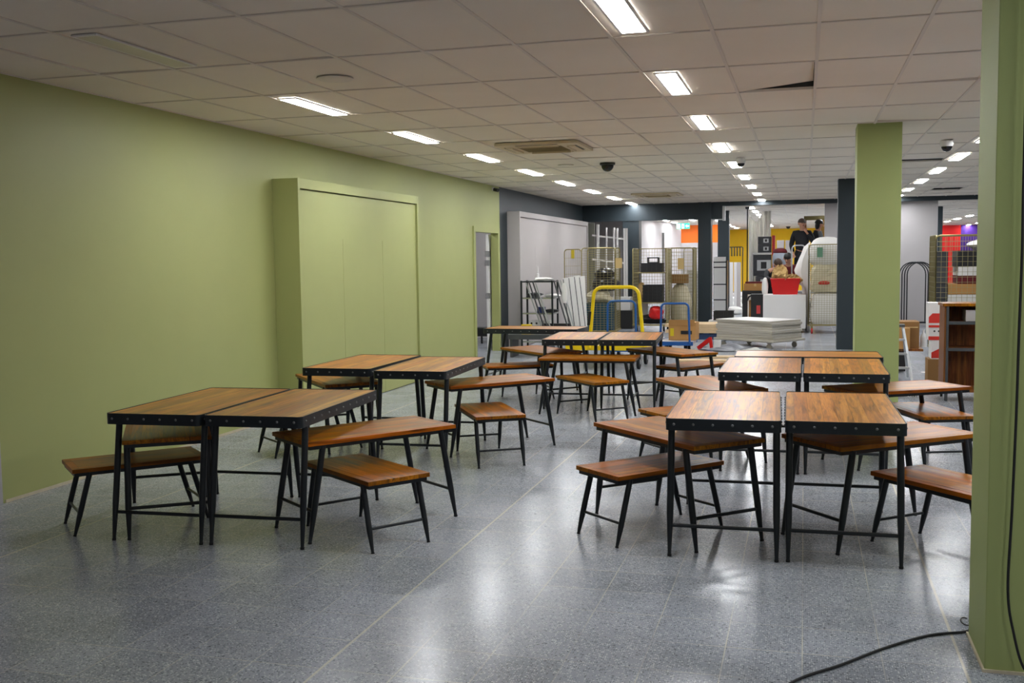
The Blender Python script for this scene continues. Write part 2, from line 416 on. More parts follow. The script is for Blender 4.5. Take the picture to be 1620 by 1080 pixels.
# ceiling: grid of recessed tiles with a few pulled out
TX, TY, GX, GY = .59, 1.18, .07, 6.155
cm = MB(); HOLES = set()
def cell(x, y): return (math.floor((x-GX)/TX), math.floor((y-GY)/TY))
HOLES.add(cell(-.25, 8.)); HOLES.add(cell(2.65, 21.8)); HOLES.add(cell(1.5, 15.3))
OPEN = {}
i0, i1 = math.floor((FX0-GX)/TX), math.ceil((FX1-GX)/TX); j0, j1 = math.floor((FY0-GY)/TY), math.ceil((FY1-GY)/TY)
rnd = random.Random(3)
for i in range(i0, i1):
    for j in range(j0, j1):
        xa, xb, ya, yb = GX+i*TX, GX+(i+1)*TX, GY+j*TY, GY+(j+1)*TY
        xa, xb, ya, yb = max(xa, FX0), min(xb, FX1), max(ya, FY0), min(yb, FY1)
        if xb-xa < .03 or yb-ya < .03: continue
        g = .011; d = .007
        # T-bar ring, flush
        cm.m = 1
        P = [(xa,ya),(xb,ya),(xb,yb),(xa,yb)]; Q = [(xa+g,ya+g),(xb-g,ya+g),(xb-g,yb-g),(xa+g,yb-g)]
        cm.add([(x,y,H) for x,y in P]+[(x,y,H) for x,y in Q]+[(x,y,H+.02) for x,y in Q],
               [(0,4,5,1),(1,5,6,2),(2,6,7,3),(3,7,4,0)] + [(4,8,9,5),(5,9,10,6),(6,10,11,7),(7,11,8,4)])
        if (i, j) in HOLES:
            if (i, j) != cell(-.25, 8.):
                cm.m = 0; y_ = yb-.34 if j < 9 else ya+.5
                cm.add([(xa+g,ya+g,H+d),(xb-g,ya+g,H+d),(xb-g,y_,H+d),(xa+g,y_,H+d)], [(3,2,1,0)])
            continue
        cm.m = 0
        z = [H+d]*4
        if rnd.random() < .16: z[rnd.randrange(4)] += rnd.uniform(.006, .016)
        cm.add([(x,y,zz) for (x,y),zz in zip(Q, z)], [(3,2,1,0)])
struct('ceiling', cm, ['tile', 'tgrid'], smooth=False)
pl = MB().box(-12, FX1+.2, FY0-.2, FY1+.2, 3.5, 3.6)
struct('trim_9', pl, 'plenum', smooth=False)           # slab above the suspended ceiling
# the lifted tile at the top right with the steel channel behind it
ci, cj = cell(-.25, 8.); xa, ya = GX+ci*TX, GY+cj*TY
lt = MB(); zc = [.004, .03, .082, .010]; cs = [(-TX/2+.012, -TY/2+.012), (TX/2-.014, -TY/2+.012), (TX/2-.014, TY/2-.012), (-TX/2+.012, TY/2-.012)]
zc = [.004, .02, .062, .008]
lt.add([(x, y, z) for (x, y), z in zip(cs, zc)]+[(x, y, z+.015) for (x, y), z in zip(cs, zc)], [(3,2,1,0),(4,5,6,7),(0,1,5,4),(1,2,6,5),(2,3,7,6),(3,0,4,7)])
t_ = lt.build('ceiling_tile', 'tile', loc=(xa+TX/2, ya+TY/2, H), smooth=False)
tag(t_, 'white ceiling tile pushed up askew in its grid, a dark gap on one edge', 'ceiling tile')
ch = MB()
ch.box(xa-.05, xa+TX+.05, ya+TY+.01, ya+TY+.05, H+.022, H+.16)
for k in range(7): ch.box(xa+.03+k*.085, xa+.06+k*.085, ya+TY-.0, ya+TY+.01, H+.06, H+.075)
tag(ch.build('steel_channel', 'darkgrey'), 'dark slotted steel channel showing behind the lifted ceiling tile', 'channel')

# walls -------------------------------------------------------------
D0, D1, DH = 16.22, 17.58, 2.10          # door opening in the green wall
g = MB()
g.box(-5.32, FX0, 5.7, D0, 0, 3.5); g.box(-5.32, FX0, D1, 17.72, 0, 3.5); g.box(-5.32, FX0, D0, D1, DH, 3.5)
struct('wall_left', g, 'green', smooth=False)
struct('wall_left_near', MB().box(-5.32, FX0, FY0, 5.7, 0, 3.5), 'grey', smooth=False)
struct('wall_left_far', MB().box(-5.32, FX0, 17.72, 25.05, 0, 3.5), 'navy', smooth=False)
struct('wall_left_hall', MB().box(-6.2, -6.0, 25.05, FY1, 0, 3.5), 'grey', smooth=False)
struct('wall_front', MB().box(-5.42, FX1+.2, FY0-.2, FY0, 0, 3.5), 'grey', smooth=False)
struct('wall_right', MB().box(FX1, FX1+.2, FY0, FY1, 0, 3.5), 'grey', smooth=False)
fw_ = MB(); fw_.box(-6.2, 3.9, 50.0, 50.2, 0, 3.5); struct('wall_back', fw_, 'yellowwall', smooth=False)
struct('wall_back_red', MB().box(3.9, 6.72, 50.0, 50.2, 0, 3.5), 'redwall', smooth=False)
struct('wall_back_purple', MB().box(6.72, FX1, 50.0, 50.2, 0, 3.5), 'purple', smooth=False)
# plaster skirting line at the foot of the green wall
struct('baseboard_left', MB().box(FX0, FX0+.006, 5.72, 9.5, 0, .022).box(FX0, FX0+.006, 13.0, D0-.08, 0, .022), 'plinth', smooth=False)
# side room behind the door
sr = MB(); sr.box(-9.2, -9.1, 15.4, 20.7, 0, 3.5); sr.box(-9.2, -5.32, 20.6, 20.75, 0, 3.5); sr.box(-9.2, -5.32, 15.3, 15.45, 0, 3.5); sr.box(-9.2, -5.32, 15.3, 20.7, 2.905, 2.95)
struct('wall_side_room', sr, 'greyw', smooth=False)

# door frame + leaf
df = MB()
for y0, y1 in ((D0-.07, D0+.03), (D1-.03, D1+.07)): df.box(-5.335, FX0+.022, y0, y1, 0, DH+.07)
df.box(-5.335, FX0+.022, D0+.03, D1-.03, DH-.02, DH+.07)
struct('door_1', df, 'green', smooth=False)
leaf = empty('door_2', (-5.36, D1-.03, 0)); leaf['kind'] = 'structure'
MB().box(-.05, -.005, -.06, .82, .01, 2.06).build('door_leaf', 'white', leaf)
for z in (1.72, 1.56, .98):
    hm = MB().box(-.07, .02, -.068, -.062, z-.05, z+.05); hm.tube([(-.0, -.07, z-.05), (0, -.07, z+.05)], .008)
    hm.build('hinge', 'chrome', leaf)
bx = MB().box(-.7, 0, -.35, 0, .14, .3)
for k in range(4): bx.tube([(-.6+.18*k, -.3, 0), (-.6+.18*k, -.3, .15)], .02)
tag(bx.build('low_trolley', 'black', loc=(-5.6, 19.4, 0)), 'black low flat trolley on the floor of the room behind the door frame', 'trolley')

# boxed panel units on the left wall
def wall_unit(y0, y1, x1, h, seams, mat, label, split=1.86):
    root = empty('wall_panel_unit', (FX0, y0, 0), 0, label, 'wall panelling'); L = y1-y0; X = x1-FX0
    fr = MB(); fr.box(.001, X, 0, .05, 0, h); fr.box(.001, X, L-.06, L, 0, h); fr.box(.001, X, .05, L-.06, h-.1, h)
    fr.build('frame', mat, root, smooth=False, bevel=.002)
    MB().box(.001, X-.045, .055, L-.065, .0, h-.105).build('backing', mat, root, smooth=False)
    ys = [.06]+[s-y0 for s in seams]+[L-.07]
    MB().box(X-.043, X-.025, .06, L-.07, split, h-.115).build('upper_panel', mat, root, smooth=False)
    for a, b in zip(ys[:-1], ys[1:]):
        MB().box(X-.043, X-.025, a+.003, b-.003, 0.01, split).build('panel', mat, root, smooth=False)
    return root
wall_unit(9.54, 12.95, -4.93, 2.46, [10.62, 11.75], 'green', 'tall shallow sage green boxed-in panel unit on the green wall')
wall_unit(18.2, 24.4, -4.98, 2.49, [19.4, 20.6, 21.8, 23.0], 'greyw', 'tall pale grey boxed-in panel unit on the navy wall')

# columns -----------------------------------------------------------
struct('trim_1', MB().box(.50, .92, 10.95, 11.37, 0, 3.4), 'green2', smooth=False, bevel=.003)
struct('trim_2', MB().box(.68, 1.10, 4.20, 4.60, 0, 3.4), 'green2', smooth=False, bevel=.003)
struct('baseboard_1', MB().box(.672, 1.108, 4.192, 4.608, 0, .012), 'plinth', smooth=False)
struct('trim_3', MB().box(.55, .97, 18.55, 18.95, 0, 3.4), 'navy', smooth=False)
struct('trim_4', MB().box(-4.24, -3.84, 24.93, 25.33, 0, 3.4), 'navy', smooth=False)
struct('trim_5', MB().box(-2.42, -2.12, 24.8, 25.25, 0, 3.4), 'navy', smooth=False)
struct('trim_6', MB().box(-2.34, -2.03, 29.6, 29.9, 0, 3.4), 'navy', smooth=False)
struct('trim_7', MB().box(3.42, 3.61, 30.3, 30.7, 0, 3.4), 'navy', smooth=False)
# beam over the opening: deep on the left, shallow on the right
bm = MB(); bm.box(-5.22, -1.86, 24.9, 25.05, 2.51, 3.4); bm.box(-1.86, FX1, 24.9, 25.05, 2.81, 3.4)
struct('trim_8', bm, 'navy', smooth=False)
struct('trim_10', MB().box(-1.86, -1.80, 24.88, 25.06, 2.47, 2.81).box(-2.12, -1.86, 24.9, 25.05, 2.49, 2.51), 'alu', smooth=False)
struct('wall_hall_grey', MB().box(.45, 2.9, 25.2, 25.35, 0, 3.4).box(-6.0, -4.28, 27.2, 27.35, 0, 3.4), 'grey', smooth=False)
# scalloped grey wall running back to the orange wall, built as a gently curved surface
cw = MB(); pts = []
for k in range(33):
    t = k/32; pts.append((-5.95+1.35*t, 29.0+11.5*t))
prev = None
for k in range(32):
    (a, b), (c, d) = pts[k], pts[k+1]
    cw.add([(a,b,0),(c,d,0),(c,d,3.4),(a,b,3.4)], [(0,1,2,3)])
cw.add([(-5.95,29,0),(-5.99,29,0),(-5.99,41,0),(-4.6,40.5,0),(-5.95,29,3.4),(-5.99,29,3.4),(-5.99,41,3.4),(-4.6,40.5,3.4)], [(0,4,5,1),(1,5,6,2),(2,6,7,3)])
struct('wall_hall_left', cw, 'grey', smooth=False)
struct('wall_hall_orange', MB().box(-4.95, -3.2, 42.0, 42.2, 0, 3.4), 'orange', smooth=False)
struct('wall_hall_low', MB().box(-4.95, -3.2, 41.6, 41.9, 0, 2.2), 'grey', smooth=False)

# ------------------------------------------------------------------ nesting tables and benches
def leg(root, v, u, W, L, h, dl, dw, zt, inset):
    f = Vector((v*(W/2-dw), u*(L/2+dl), 0)); t = Vector((v*(W/2-dw-.004), u*(L/2-inset), zt))
    b = MB(); r = .0188 if h > .5 else .0165
    b.tube([t, t.lerp(f, .68), t.lerp(f, .985)], [r, r, r*.52], 12)
    o = b.build('leg', 'steel', root)
    MB().tube([t.lerp(f, .982), f], [r*.62, r*.6], 10).build('foot', 'foot', o)
    return t, f
def strut(root, L, h, pts, zs):
    for u in (-1, 1):
        P = []
        for v in (-1, 1):
            t, f = pts[(v, u)]; k = (zs)/(t.z); P.append(f.lerp(t, k))
        d = (P[1]-P[0]).normalized()*.01
        MB().tube([P[0]+d, P[1]-d], .0102 if h > .5 else .0085, 10).build('stretcher', 'steel', root)
def make_table():
    W, L, h = .6, 1.222, .75
    root = empty('dining_table')
    out = rbox(W/2, L/2, .028); inn = rbox(W/2-.005, L/2-.005, .023)
    top = MB(); top.prism(rbox(W/2-.0055, L/2-.0055, .0225), h-.03, h-.003); top.build('tabletop', 'wood_top', root)
    bd = MB(); n = len(out); z0, z1 = h-.064, h
    bd.add([(x,y,z0) for x,y in out]+[(x,y,z1) for x,y in out]+[(x,y,z1) for x,y in inn]+[(x,y,z0) for x,y in inn],
           [(i,(i+1)%n,n+(i+1)%n,n+i) for i in range(n)]+[(n+i,n+(i+1)%n,2*n+(i+1)%n,2*n+i) for i in range(n)]
           +[(2*n+i,2*n+(i+1)%n,3*n+(i+1)%n,3*n+i) for i in range(n)]+[(3*n+i,3*n+(i+1)%n,(i+1)%n,i) for i in range(n)])
    band = bd.build('edge_band', 'band', root)
    zr = h-.031; first = {}
    def rivet(key, prof_s, axis, p):
        if key not in first:
            m = MB().lathe([(.0075, 0), (.0068, .003*prof_s), (.004, .0052*prof_s), (.001, .006*prof_s)], (0, 0, 0), 8, axis)
            first[key] = m.build('rivet', 'rivet', band); o = first[key]
        else:
            o = first[key].copy(); COL.objects.link(o); o.parent = band
        o.location = p
    for s in (-1, 1):
        for k in range(6): rivet(('y', s), s, 'Y', (-W/2+.045+k*(W-.09)/5, s*(L/2), zr))
        for k in range(11): rivet(('x', s), s, 'X', (s*W/2, -L/2+.06+k*(L-.12)/10, zr))
    fr = MB()
    for s in (-1, 1):
        fr.box(s*(W/2-.03)-.012, s*(W/2-.03)+.012, -L/2+.02, L/2-.02, h-.055, h-.0305)
        fr.box(-W/2+.042, W/2-.042, s*(L/2-.1)-.012, s*(L/2-.1)+.012, h-.055, h-.0305)
    fr.build('underframe', 'steel', root)
    P = {}
    for v in (-1, 1):
        for u in (-1, 1): P[(v,u)] = leg(root, v, u, W, L, h, -.005, .02, h-.045, .105)
    strut(root, L, h, P, .165)
    return root
def make_bench(W, L, h, name, wmat, zs):
    root = empty(name); r = .016
    z1 = h; th = .024
    # top of boards running lengthwise with a mitred border
    MB().box(-W/2+.045, W/2-.045, -L/2+.045, L/2-.045, z1-th, z1).build('seat_boards' if h < .5 else 'top_boards', wmat, root, smooth=False)
    for s in (-1, 1):
        a = MB(); b = .0445
        P = [(s*W/2,-L/2),(s*W/2,L/2),(s*(W/2-b),L/2-b),(s*(W/2-b),-L/2+b)]
        if s < 0: P = P[::-1]
        a.prism(P, z1-th, z1); a.build('border_board', 'wood_edge', root, smooth=False, bevel=.0015)
        a = MB(); P = [(-W/2,s*L/2),(-W/2+b,s*(L/2-b)),(W/2-b,s*(L/2-b)),(W/2,s*L/2)]
        if s > 0: P = P[::-1]
        a.prism(P, z1-th, z1); a.build('border_board', 'wood_edge', root, smooth=False, bevel=.0015)
    f = MB(); i_ = .014
    for s in (-1, 1):
        f.box(s*(W/2-i_)-.002, s*(W/2-i_)+.002, -L/2+i_, L/2-i_, z1-th-.022, z1-th)
        f.box(-W/2+i_, W/2-i_, s*(L/2-i_)-.002, s*(L/2-i_)+.002, z1-th-.022, z1-th)
        f.box(s*(W/2-.05)-.03, s*(W/2-.05)+.03, -L/2+.05, -L/2+.14, z1-th-.006, z1-th)
        f.box(s*(W/2-.05)-.03, s*(W/2-.05)+.03, L/2-.14, L/2-.05, z1-th-.006, z1-th)
    f.build('underframe', 'steel', root)
    P = {}
    for v in (-1, 1):
        for u in (-1, 1): P[(v,u)] = leg(root, v, u, W, L, h, 0., .018, z1-th-.006, .10)
    strut(root, L, h, P, zs)
    return root
protos = {'b': make_table(), 'm': make_bench(.5, 1.0, .586, 'side_table', 'wood_mid', .18), 'l': make_bench(.4, .79, .402, 'bench', 'wood_low', .13)}
taken = set()
def place(kind, x, y, deg, label, group):
    o = copy_tree(protos[kind]) if kind in taken else protos[kind]
    taken.add(kind)
    o.location = (x, y, 0); o.rotation_euler = (0, 0, R(deg))
    tag(o, label, {'b': 'table', 'm': 'side table', 'l': 'bench'}[kind], group)
GB, GM, GL = 'rivet-banded dining tables', 'mid-height side tables of the nested sets', 'low benches of the nested sets'
for a in [
 ('b', -3.622, 5.688, 2.9, 'wooden dining table with riveted dark band, nearest the green wall at the front left', GB),
 ('b', -3.006, 5.729, 3.1, 'wooden dining table with rounded riveted corner, right one of the front left pair', GB),
 ('b', -3.648, 8.202, .9, 'riveted dining table in the left middle pair, next to the green panel unit', GB),
 ('b', -2.985, 8.094, 2.4, 'riveted dining table, right one of the left middle pair', GB),
 ('b', -2.447, 11.340, 3.5, 'riveted dining table, left one of the far centre pair before the yellow trolley', GB),
 ('b', -1.825, 11.357, 3.9, 'riveted dining table, right one of the far centre pair before the yellow trolley', GB),
 ('b', -3.26, 12.65, 87.2, 'riveted dining table set sideways near the open green door frame', GB),
 ('b', -.421, 6.091, 1.4, 'riveted dining table, left one of the front right pair with pale grain', GB),
 ('b', .203, 6.117, .8, 'riveted dining table, right one of the front right pair by the near column', GB),
 ('b', -.313, 8.396, 0, 'riveted dining table, left one of the right middle pair', GB),
 ('b', .304, 8.406, -.3, 'riveted dining table, right one of the right middle pair', GB),
 ('b', .03, 9.385, 91.2, 'dining table set crosswise behind the right middle pair, only its top showing', GB),
 ('m', -2.584, 5.793, -37.6, 'orange-brown side table jutting out right from under the front left pair', GM),
 ('m', -3.873, 5.636, 34.2, 'side table half hidden under the front left table by the green wall', GM),
 ('m', -2.582, 8.409, -44.6, 'orange-brown side table jutting out right from under the left middle pair', GM),
 ('m', -3.977, 8.338, 41.8, 'side table corner jutting out left from under the left middle pair', GM),
 ('m', -2.893, 11.399, 44.9, 'side table poking out left from under the far centre pair', GM),
 ('m', -2.155, 10.60, -87.1, 'side table standing crosswise in front of the far centre pair', GM),
 ('m', -1.411, 11.430, 44.7, 'side table poking out right from under the far centre pair', GM),
 ('m', -.730, 6.092, 43.9, 'side table jutting out left from under the front right pair', GM),
 ('m', .429, 6.194, -51.1, 'side table jutting out right from under the front right pair', GM),
 ('m', -.735, 8.475, 32, 'side table poking out left from under the right middle pair', GM),
 ('m', .697, 8.486, -57.2, 'side table poking out right from under the right middle pair', GM),
 ('l', -2.479, 5.533, 53.3, 'low bench under the side table right of the front left pair', GL),
 ('l', -4.025, 5.503, -42.6, 'low dark-topped bench under the left edge of the front left table, beside the green wall', GL),
 ('l', -2.451, 7.936, 31.0, 'low bench under the side table right of the left middle pair', GL),
 ('l', -4.070, 7.970, -38.9, 'low bench under the left middle pair, only its thin legs showing', GL),
 ('l', -3.206, 11.508, -60, 'low bench poking out left from under the far centre pair', GL),
 ('l', -2.067, 10.235, 41.9, 'low bench in front of the crosswise side table of the far centre pair', GL),
 ('l', -1.221, 11.766, -33.9, 'low bench poking out right from under the far centre pair', GL),
 ('l', -.859, 5.986, -42.1, 'low bench jutting out left from under the front right pair', GL),
 ('l', .776, 5.845, 40.8, 'low bench at the right of the front right pair, cut by the near column', GL),
 ('l', -.840, 8.270, -50.5, 'low bench whose corner shows left of the front right pair, under the farther tables', GL),
 ('l', .924, 8.564, 19.0, 'low bench right of the right middle pair, before the wooden bookcase', GL),
]: place(*a)

# ------------------------------------------------------------------ cables
def smooth_path(P, n=8):
    out = []; P = [Vector(p) for p in P]; Q = [P[0]*2-P[1]]+P+[P[-1]*2-P[-2]]
    for i in range(1, len(Q)-2):
        for k in range(n):
            t = k/n; a, b, c, d = Q[i-1], Q[i], Q[i+1], Q[i+2]
            out.append(.5*((2*b)+(c-a)*t+(2*a-5*b+4*c-d)*t*t+(3*b-a-3*c+d)*t**3))
    out.append(P[-1]); return out
cb = [fl(1180, 1130), fl(1258, 1079), fl(1330, 1054), fl(1400, 1027), fl(1470, 1007), fl(1527, 1001), fl(1545, 992)]
cb = [(p.x, p.y, .0065) for p in cb] + [(.9, 4.72, .0065), (1.6, 4.9, .0065)]
tag(MB().tube(smooth_path(cb), .0055, 8).build('power_cable', 'foot'), 'black cable snaking across the floor from behind the near green column', 'cable')
hc = [at(1619, 300, 4.17), at(1617, 400, 4.17), at(1612, 530, 4.17), at(1608, 651, 4.165), at(1601, 808, 4.165), at(1594.5, 934, 4.165), at(1604, 1003, 4.16), at(1620, 1057, 4.15), at(1650, 1085, 4.12)]
hc = [(hc[0].x+.0, 4.17, H-.01), (hc[0].x, 4.17, 2.4)] + hc
tag(MB().tube(smooth_path(hc), .005, 8).build('hanging_cable', 'foot'), 'thin black cable hanging down the face of the near green column', 'cable')
lp = [fl(1530, 985) + Vector((math.cos(a)*.02-.005, math.sin(a)*.05, .006)) for a in [R(x) for x in range(60, 330, 30)]]
tag(MB().tube(smooth_path(lp, 4), .003, 6).build('cable_loop', 'foot'), 'small loop of thin black wire at the foot of the near green column', 'cable')

# ------------------------------------------------------------------ ceiling fittings
def on_ceiling(x, y): p = fl(x, y, H); return Vector((p.x, p.y, H))
def dome(x, y, r, white, label):
    p = on_ceiling(x, y); root = empty('dome_camera', p, 0, label, 'security camera')
    MB().lathe([(r*1.25, -.001), (r*1.25, -.018), (r*1.05, -.03)] if not white else [(r*1.15, -.001), (r*1.2, -.05), (r*1.0, -.07)]).build('housing', 'white' if white else 'black', root)
    z = -.03 if not white else -.068
    MB().lathe([(r*math.cos(R(a)), z-r*math.sin(R(a))) for a in range(0, 86, 12)]).build('smoked_dome', 'glassblack', root)
dome(961, 258, .085, False, 'black dome camera on the ceiling above the far centre tables')
dome(1498, 222, .06, True, 'white housed dome camera on the ceiling right of the middle green column')
dome(1172, 250, .05, True, 'small dome camera beside the middle row of ceiling lights')
for x, y, r, lb in ((530, 124, .13, 'round flat ceiling speaker near the first lit panel by the green wall'), (895, 261, .11, 'small round disc on the ceiling between air unit and black dome')):
    MBo = MB().lathe([(r, -.0005), (r, -.006), (r*.9, -.012), (r*.2, -.013)], n=28); tag(MBo.build('ceiling_disc', 'tgrid', loc=on_ceiling(x, y)), lb, 'ceiling speaker')
cc = empty('wall_camera', (FX0, 17.3, 2.84), 0, 'tiny dark camera high on the green wall at the ceiling corner', 'security camera')
MB().box(0, .03, -.03, .03, -.03, .03).build('bracket', 'white', cc)
MB().tube([(.03, 0, -.01), (.12, -.05, -.03)], .03, 12).build('camera_body', 'black', cc)
def cassette(x, y, s, label):
    p = on_ceiling(x, y); root = empty('air_conditioner', p, 0, label, 'air conditioner')
    a = MB(); a.prism(rbox(s/2, s/2, .04), -.03, -.001); a.build('fascia', 'cream_plastic', root)
    g_ = MB(); w_ = s*.26; g_.box(-w_, w_, -w_, w_, -.036, -.031)
    for k in range(12): g_.box(-w_, w_, -w_+2*w_*k/12, -w_+2*w_*k/12+.008, -.041, -.036)
    g_.build('intake_grille', 'grille', root)
    for k in range(4):
        f_ = MB(); f_.box(-w_*.95, w_*.95, s*.33, s*.42, -.037, -.031); f_.box(-w_*.95, w_*.95, s*.33, s*.335, -.05, -.037)
        f_.build('air_flap', 'cream_plastic', root, rz=k*PI/2)
        f_ = MB(); f_.box(-w_*.98, w_*.98, s*.425, s*.44, -.033, -.0305); f_.build('outlet_slot', 'black', root, rz=k*PI/2)
cassette(862, 231, .95, 'cream square ceiling air conditioner cassette above the far tables')
cassette(1040, 307, .95, 'far cream ceiling air conditioner near the navy beam')
sg = MB(); sg.box(1.27, 1.72, 15.15, 15.45, H+.004, H+.02); 
tag(MB().box(-.02,.02,-.5,.5,.0,.03).build('grid_runner', 'steel', loc=(2.66, 21.9, H+.021)), 'dark runner visible in the missing tile gap of the far ceiling', 'ceiling runner')

# ------------------------------------------------------------------ roll cages
def mesh_panel(w, h, nx, nz, r=.0036):
    """in the local XZ plane, x 0..w, z 0..h"""
    m = MB()
    for k in range(1, nx): m.tube([(w*k/nx, 0, 0), (w*k/nx, 0, h)], r, 4)
    for k in range(1, nz): m.tube([(0, .004, h*k/nz), (w, .004, h*k/nz)], r, 4)
    return m
def frame_loop(w, h, r=.0105):
    c = .06; P = [(0,0,0), (0,0,h-c)]
    P += [(c-c*math.cos(R(a)), 0, h-c+c*math.sin(R(a))) for a in (30, 60, 90)]
    P += [(w-c+c*math.sin(R(a)), 0, h-c+c*math.cos(R(a))) for a in (0, 30, 60)]
    P += [(w,0,h-c), (w,0,0)]
    return MB().tube(P, r, 8)
def roll_cage(x, y, rz, w, d, h, label, sides, labelplate=None, wheel='foot', nz=30, nx=10, base=.16, shelves=()):
    root = empty('roll_cage', (x, y, 0), rz, label, 'roll cage')
    b = MB()
    for s in (0, d): b.box(0, w, s-.018, s+.018, base-.03, base)
    for s in (0, w): b.box(s-.018, s+.018, 0, d, base-.03, base)
    for k in range(1, 8): b.tube([(w*k/8, 0, base-.01), (w*k/8, d, base-.01)], .005, 6)
    b.build('base_frame', 'zinc', root)
    for cx in (.07, w-.07):
        for cy in (.07, d-.07):
            c = MB(); c.box(cx-.02, cx+.02, cy-.03, cy+.03, .07, base-.028); o = c.build('castor', 'zinc', root)
            MB().lathe([(.045, -.018), (.068, -.014), (.068, .014), (.045, .018)], (cx, cy+.02, .068), 16, 'X').build('wheel', wheel, o)
    for sd in sides:
        fl_ = frame_loop(w if sd in 'fb' else d, h-base)
        mp = mesh_panel(w if sd in 'fb' else d, h-base-.01, nx, nz)
        loc, r_ = {'f': ((0,0,base),0), 'b': ((0,d,base),0), 'l': ((0,0,base),PI/2), 'r': ((w,0,base),PI/2)}[sd]
        o = fl_.build('side_frame', 'zinc', root, loc=loc, rz=r_)
        mp.build('wire_mesh', 'wire', o)
    for z in shelves:
        s_ = MB().box(.01, w-.01, .01, d-.01, z, z+.02); s_.build('shelf', 'zinc', root)
    if labelplate:
        mat, px, pz, pw, ph = labelplate
        MB().box(px, px+pw, -.02, -.012, pz, pz+ph).build('label_plate', mat, root)
    return root
def crate(name, x, y, z, sx, sy, sz, rz, mat, label, cat='crate', group=None, ribs=True):
    m = MB(); t = .012
    m.box(-sx/2, sx/2, -sy/2, sy/2, 0, .012)
    for s in (-1, 1):
        m.box(s*sx/2, s*(sx/2-t), -sy/2, sy/2, .012, sz); m.box(-sx/2+t, sx/2-t, s*sy/2, s*(sy/2-t), .012, sz)
    if ribs:
        n = max(2, int(sz/.07))
        for k in range(n+1):
            zz = .006+(sz-.02)*k/n
            for s in (-1, 1):
                m.box(-sx/2-.006, sx/2+.006, s*sy/2, s*(sy/2+.01), zz, zz+.014)
                m.box(s*sx/2, s*(sx/2+.01), -sy/2, sy/2, zz, zz+.014)
        for k in range(5):
            xx = -sx/2+.02+(sx-.04)*k/4
            m.box(xx-.006, xx+.006, -sy/2-.009, -sy/2, .012, sz)
    return tag(m.build(name, mat, loc=(x, y, z), rz=rz), label, cat, group)
def carton(x, y, z, sx, sy, sz, rz, mat, label, flaps=True, name='cardboard_box'):
    root = empty(name, (x, y, z), rz, label, 'box')
    MB().box(-sx/2, sx/2, -sy/2, sy/2, 0, sz).build('carton', mat, root, bevel=.004)
    if flaps: MB().box(-.025, .025, -sy/2-.001, sy/2+.001, sz-.06, sz+.002).build('packing_tape', 'label_tan', root)
    return root
def lump(name, x, y, z, sx, sy, sz, mat, label, cat, seed=0, amp=.25, sq=0., jit=0.):
    """soft crumpled bag or bundle resting on z"""
    rr = random.Random(seed); m = MB(); vs = []; n, k_ = 22, 14; ph = [rr.uniform(0, 6.28) for _ in range(12)]
    for j in range(k_+1):
        th = PI*j/k_
        for i in range(n):
            a = 2*PI*i/n
            q = 1+amp*(.4*math.sin(2*a+ph[0]+th)+.3*math.sin(3*a+ph[1]-2*th)+.3*math.sin(5*th+ph[2]+a)+.2*math.sin(7*a+ph[3]+3*th))
            s_ = abs(math.sin(th))**(.75-.5*sq)
            if sq: q *= (1-sq)+sq*min(1/max(abs(math.cos(a)), .01), 1/max(abs(math.sin(a)), .01))*.98
            zz = -math.cos(th); zz = (zz if zz > -.75 else -.75)
            vs.append((sx/2*s_*math.cos(a)*q, sy/2*s_*math.sin(a)*q, sz*(zz+.75)/1.75*(1+.12*amp*math.sin(3*a+ph[4]))))
    if jit: vs = [(a+rr.uniform(-jit, jit)*sx, b+rr.uniform(-jit, jit)*sy, max(0, c+rr.uniform(-jit, jit)*sz)) for a, b, c in vs]
    fs = []
    for j in range(k_):
        for i in range(n): i2 = (i+1) % n; fs.append((j*n+i, j*n+i2, (j+1)*n+i2, (j+1)*n+i))
    m.add(vs, fs); return tag(m.build(name, mat, loc=(x, y, z), smooth=not jit), label, cat)

# cage one, in front of the stud frame
c1 = roll_cage(-4.22, 20.0, R(3), .66, .8, 1.82, 'tall wire roll cage with teal crates and black bundles, behind the yellow handle', 'fbr', nz=34, nx=9, base=.2, shelves=())
gate = frame_loop(.36, 1.6); g_o = gate.build('side_frame', 'zinc', c1, loc=(0, 0, .2), rz=PI-R(12))
mesh_panel(.36, 1.59, 9, 10).build('wire_mesh', 'wire', g_o)
MB().box(.15, .22, -.01, .0, 1.42, 1.59).build('label_plate', 'label_yellow', g_o)
MB().box(.67, .80, -.012, -.004, 1.42, 1.62).build('label_plate', 'label_tan', c1)
crate('plastic_crate', -3.9, 20.4, .202, .52, .6, .28, R(3), 'tealcrate', 'teal plastic crate in the tall roll cage, lower of two stacked', group='teal crates in the roll cage')
crate('plastic_crate', -3.9, 20.4, .484, .52, .6, .25, R(3), 'tealcrate', 'teal plastic crate in the tall roll cage, upper of two stacked', group='teal crates in the roll cage')
lump('packing_bag', -3.95, 20.4, .74, .5, .5, .25, 'cream', 'pale crumpled packing lying on the teal crates', 'bag', 3, .3)
lump('black_bag', -3.84, 20.4, .97, .56, .55, .28, 'bagblack', 'black stuffed bag in the tall roll cage', 'bag', 5, .25)
lump('black_bag', -3.84, 20.42, 1.22, .4, .42, .2, 'bagblack', 'smaller black bag on top of the other in the tall roll cage', 'bag', 8, .3)
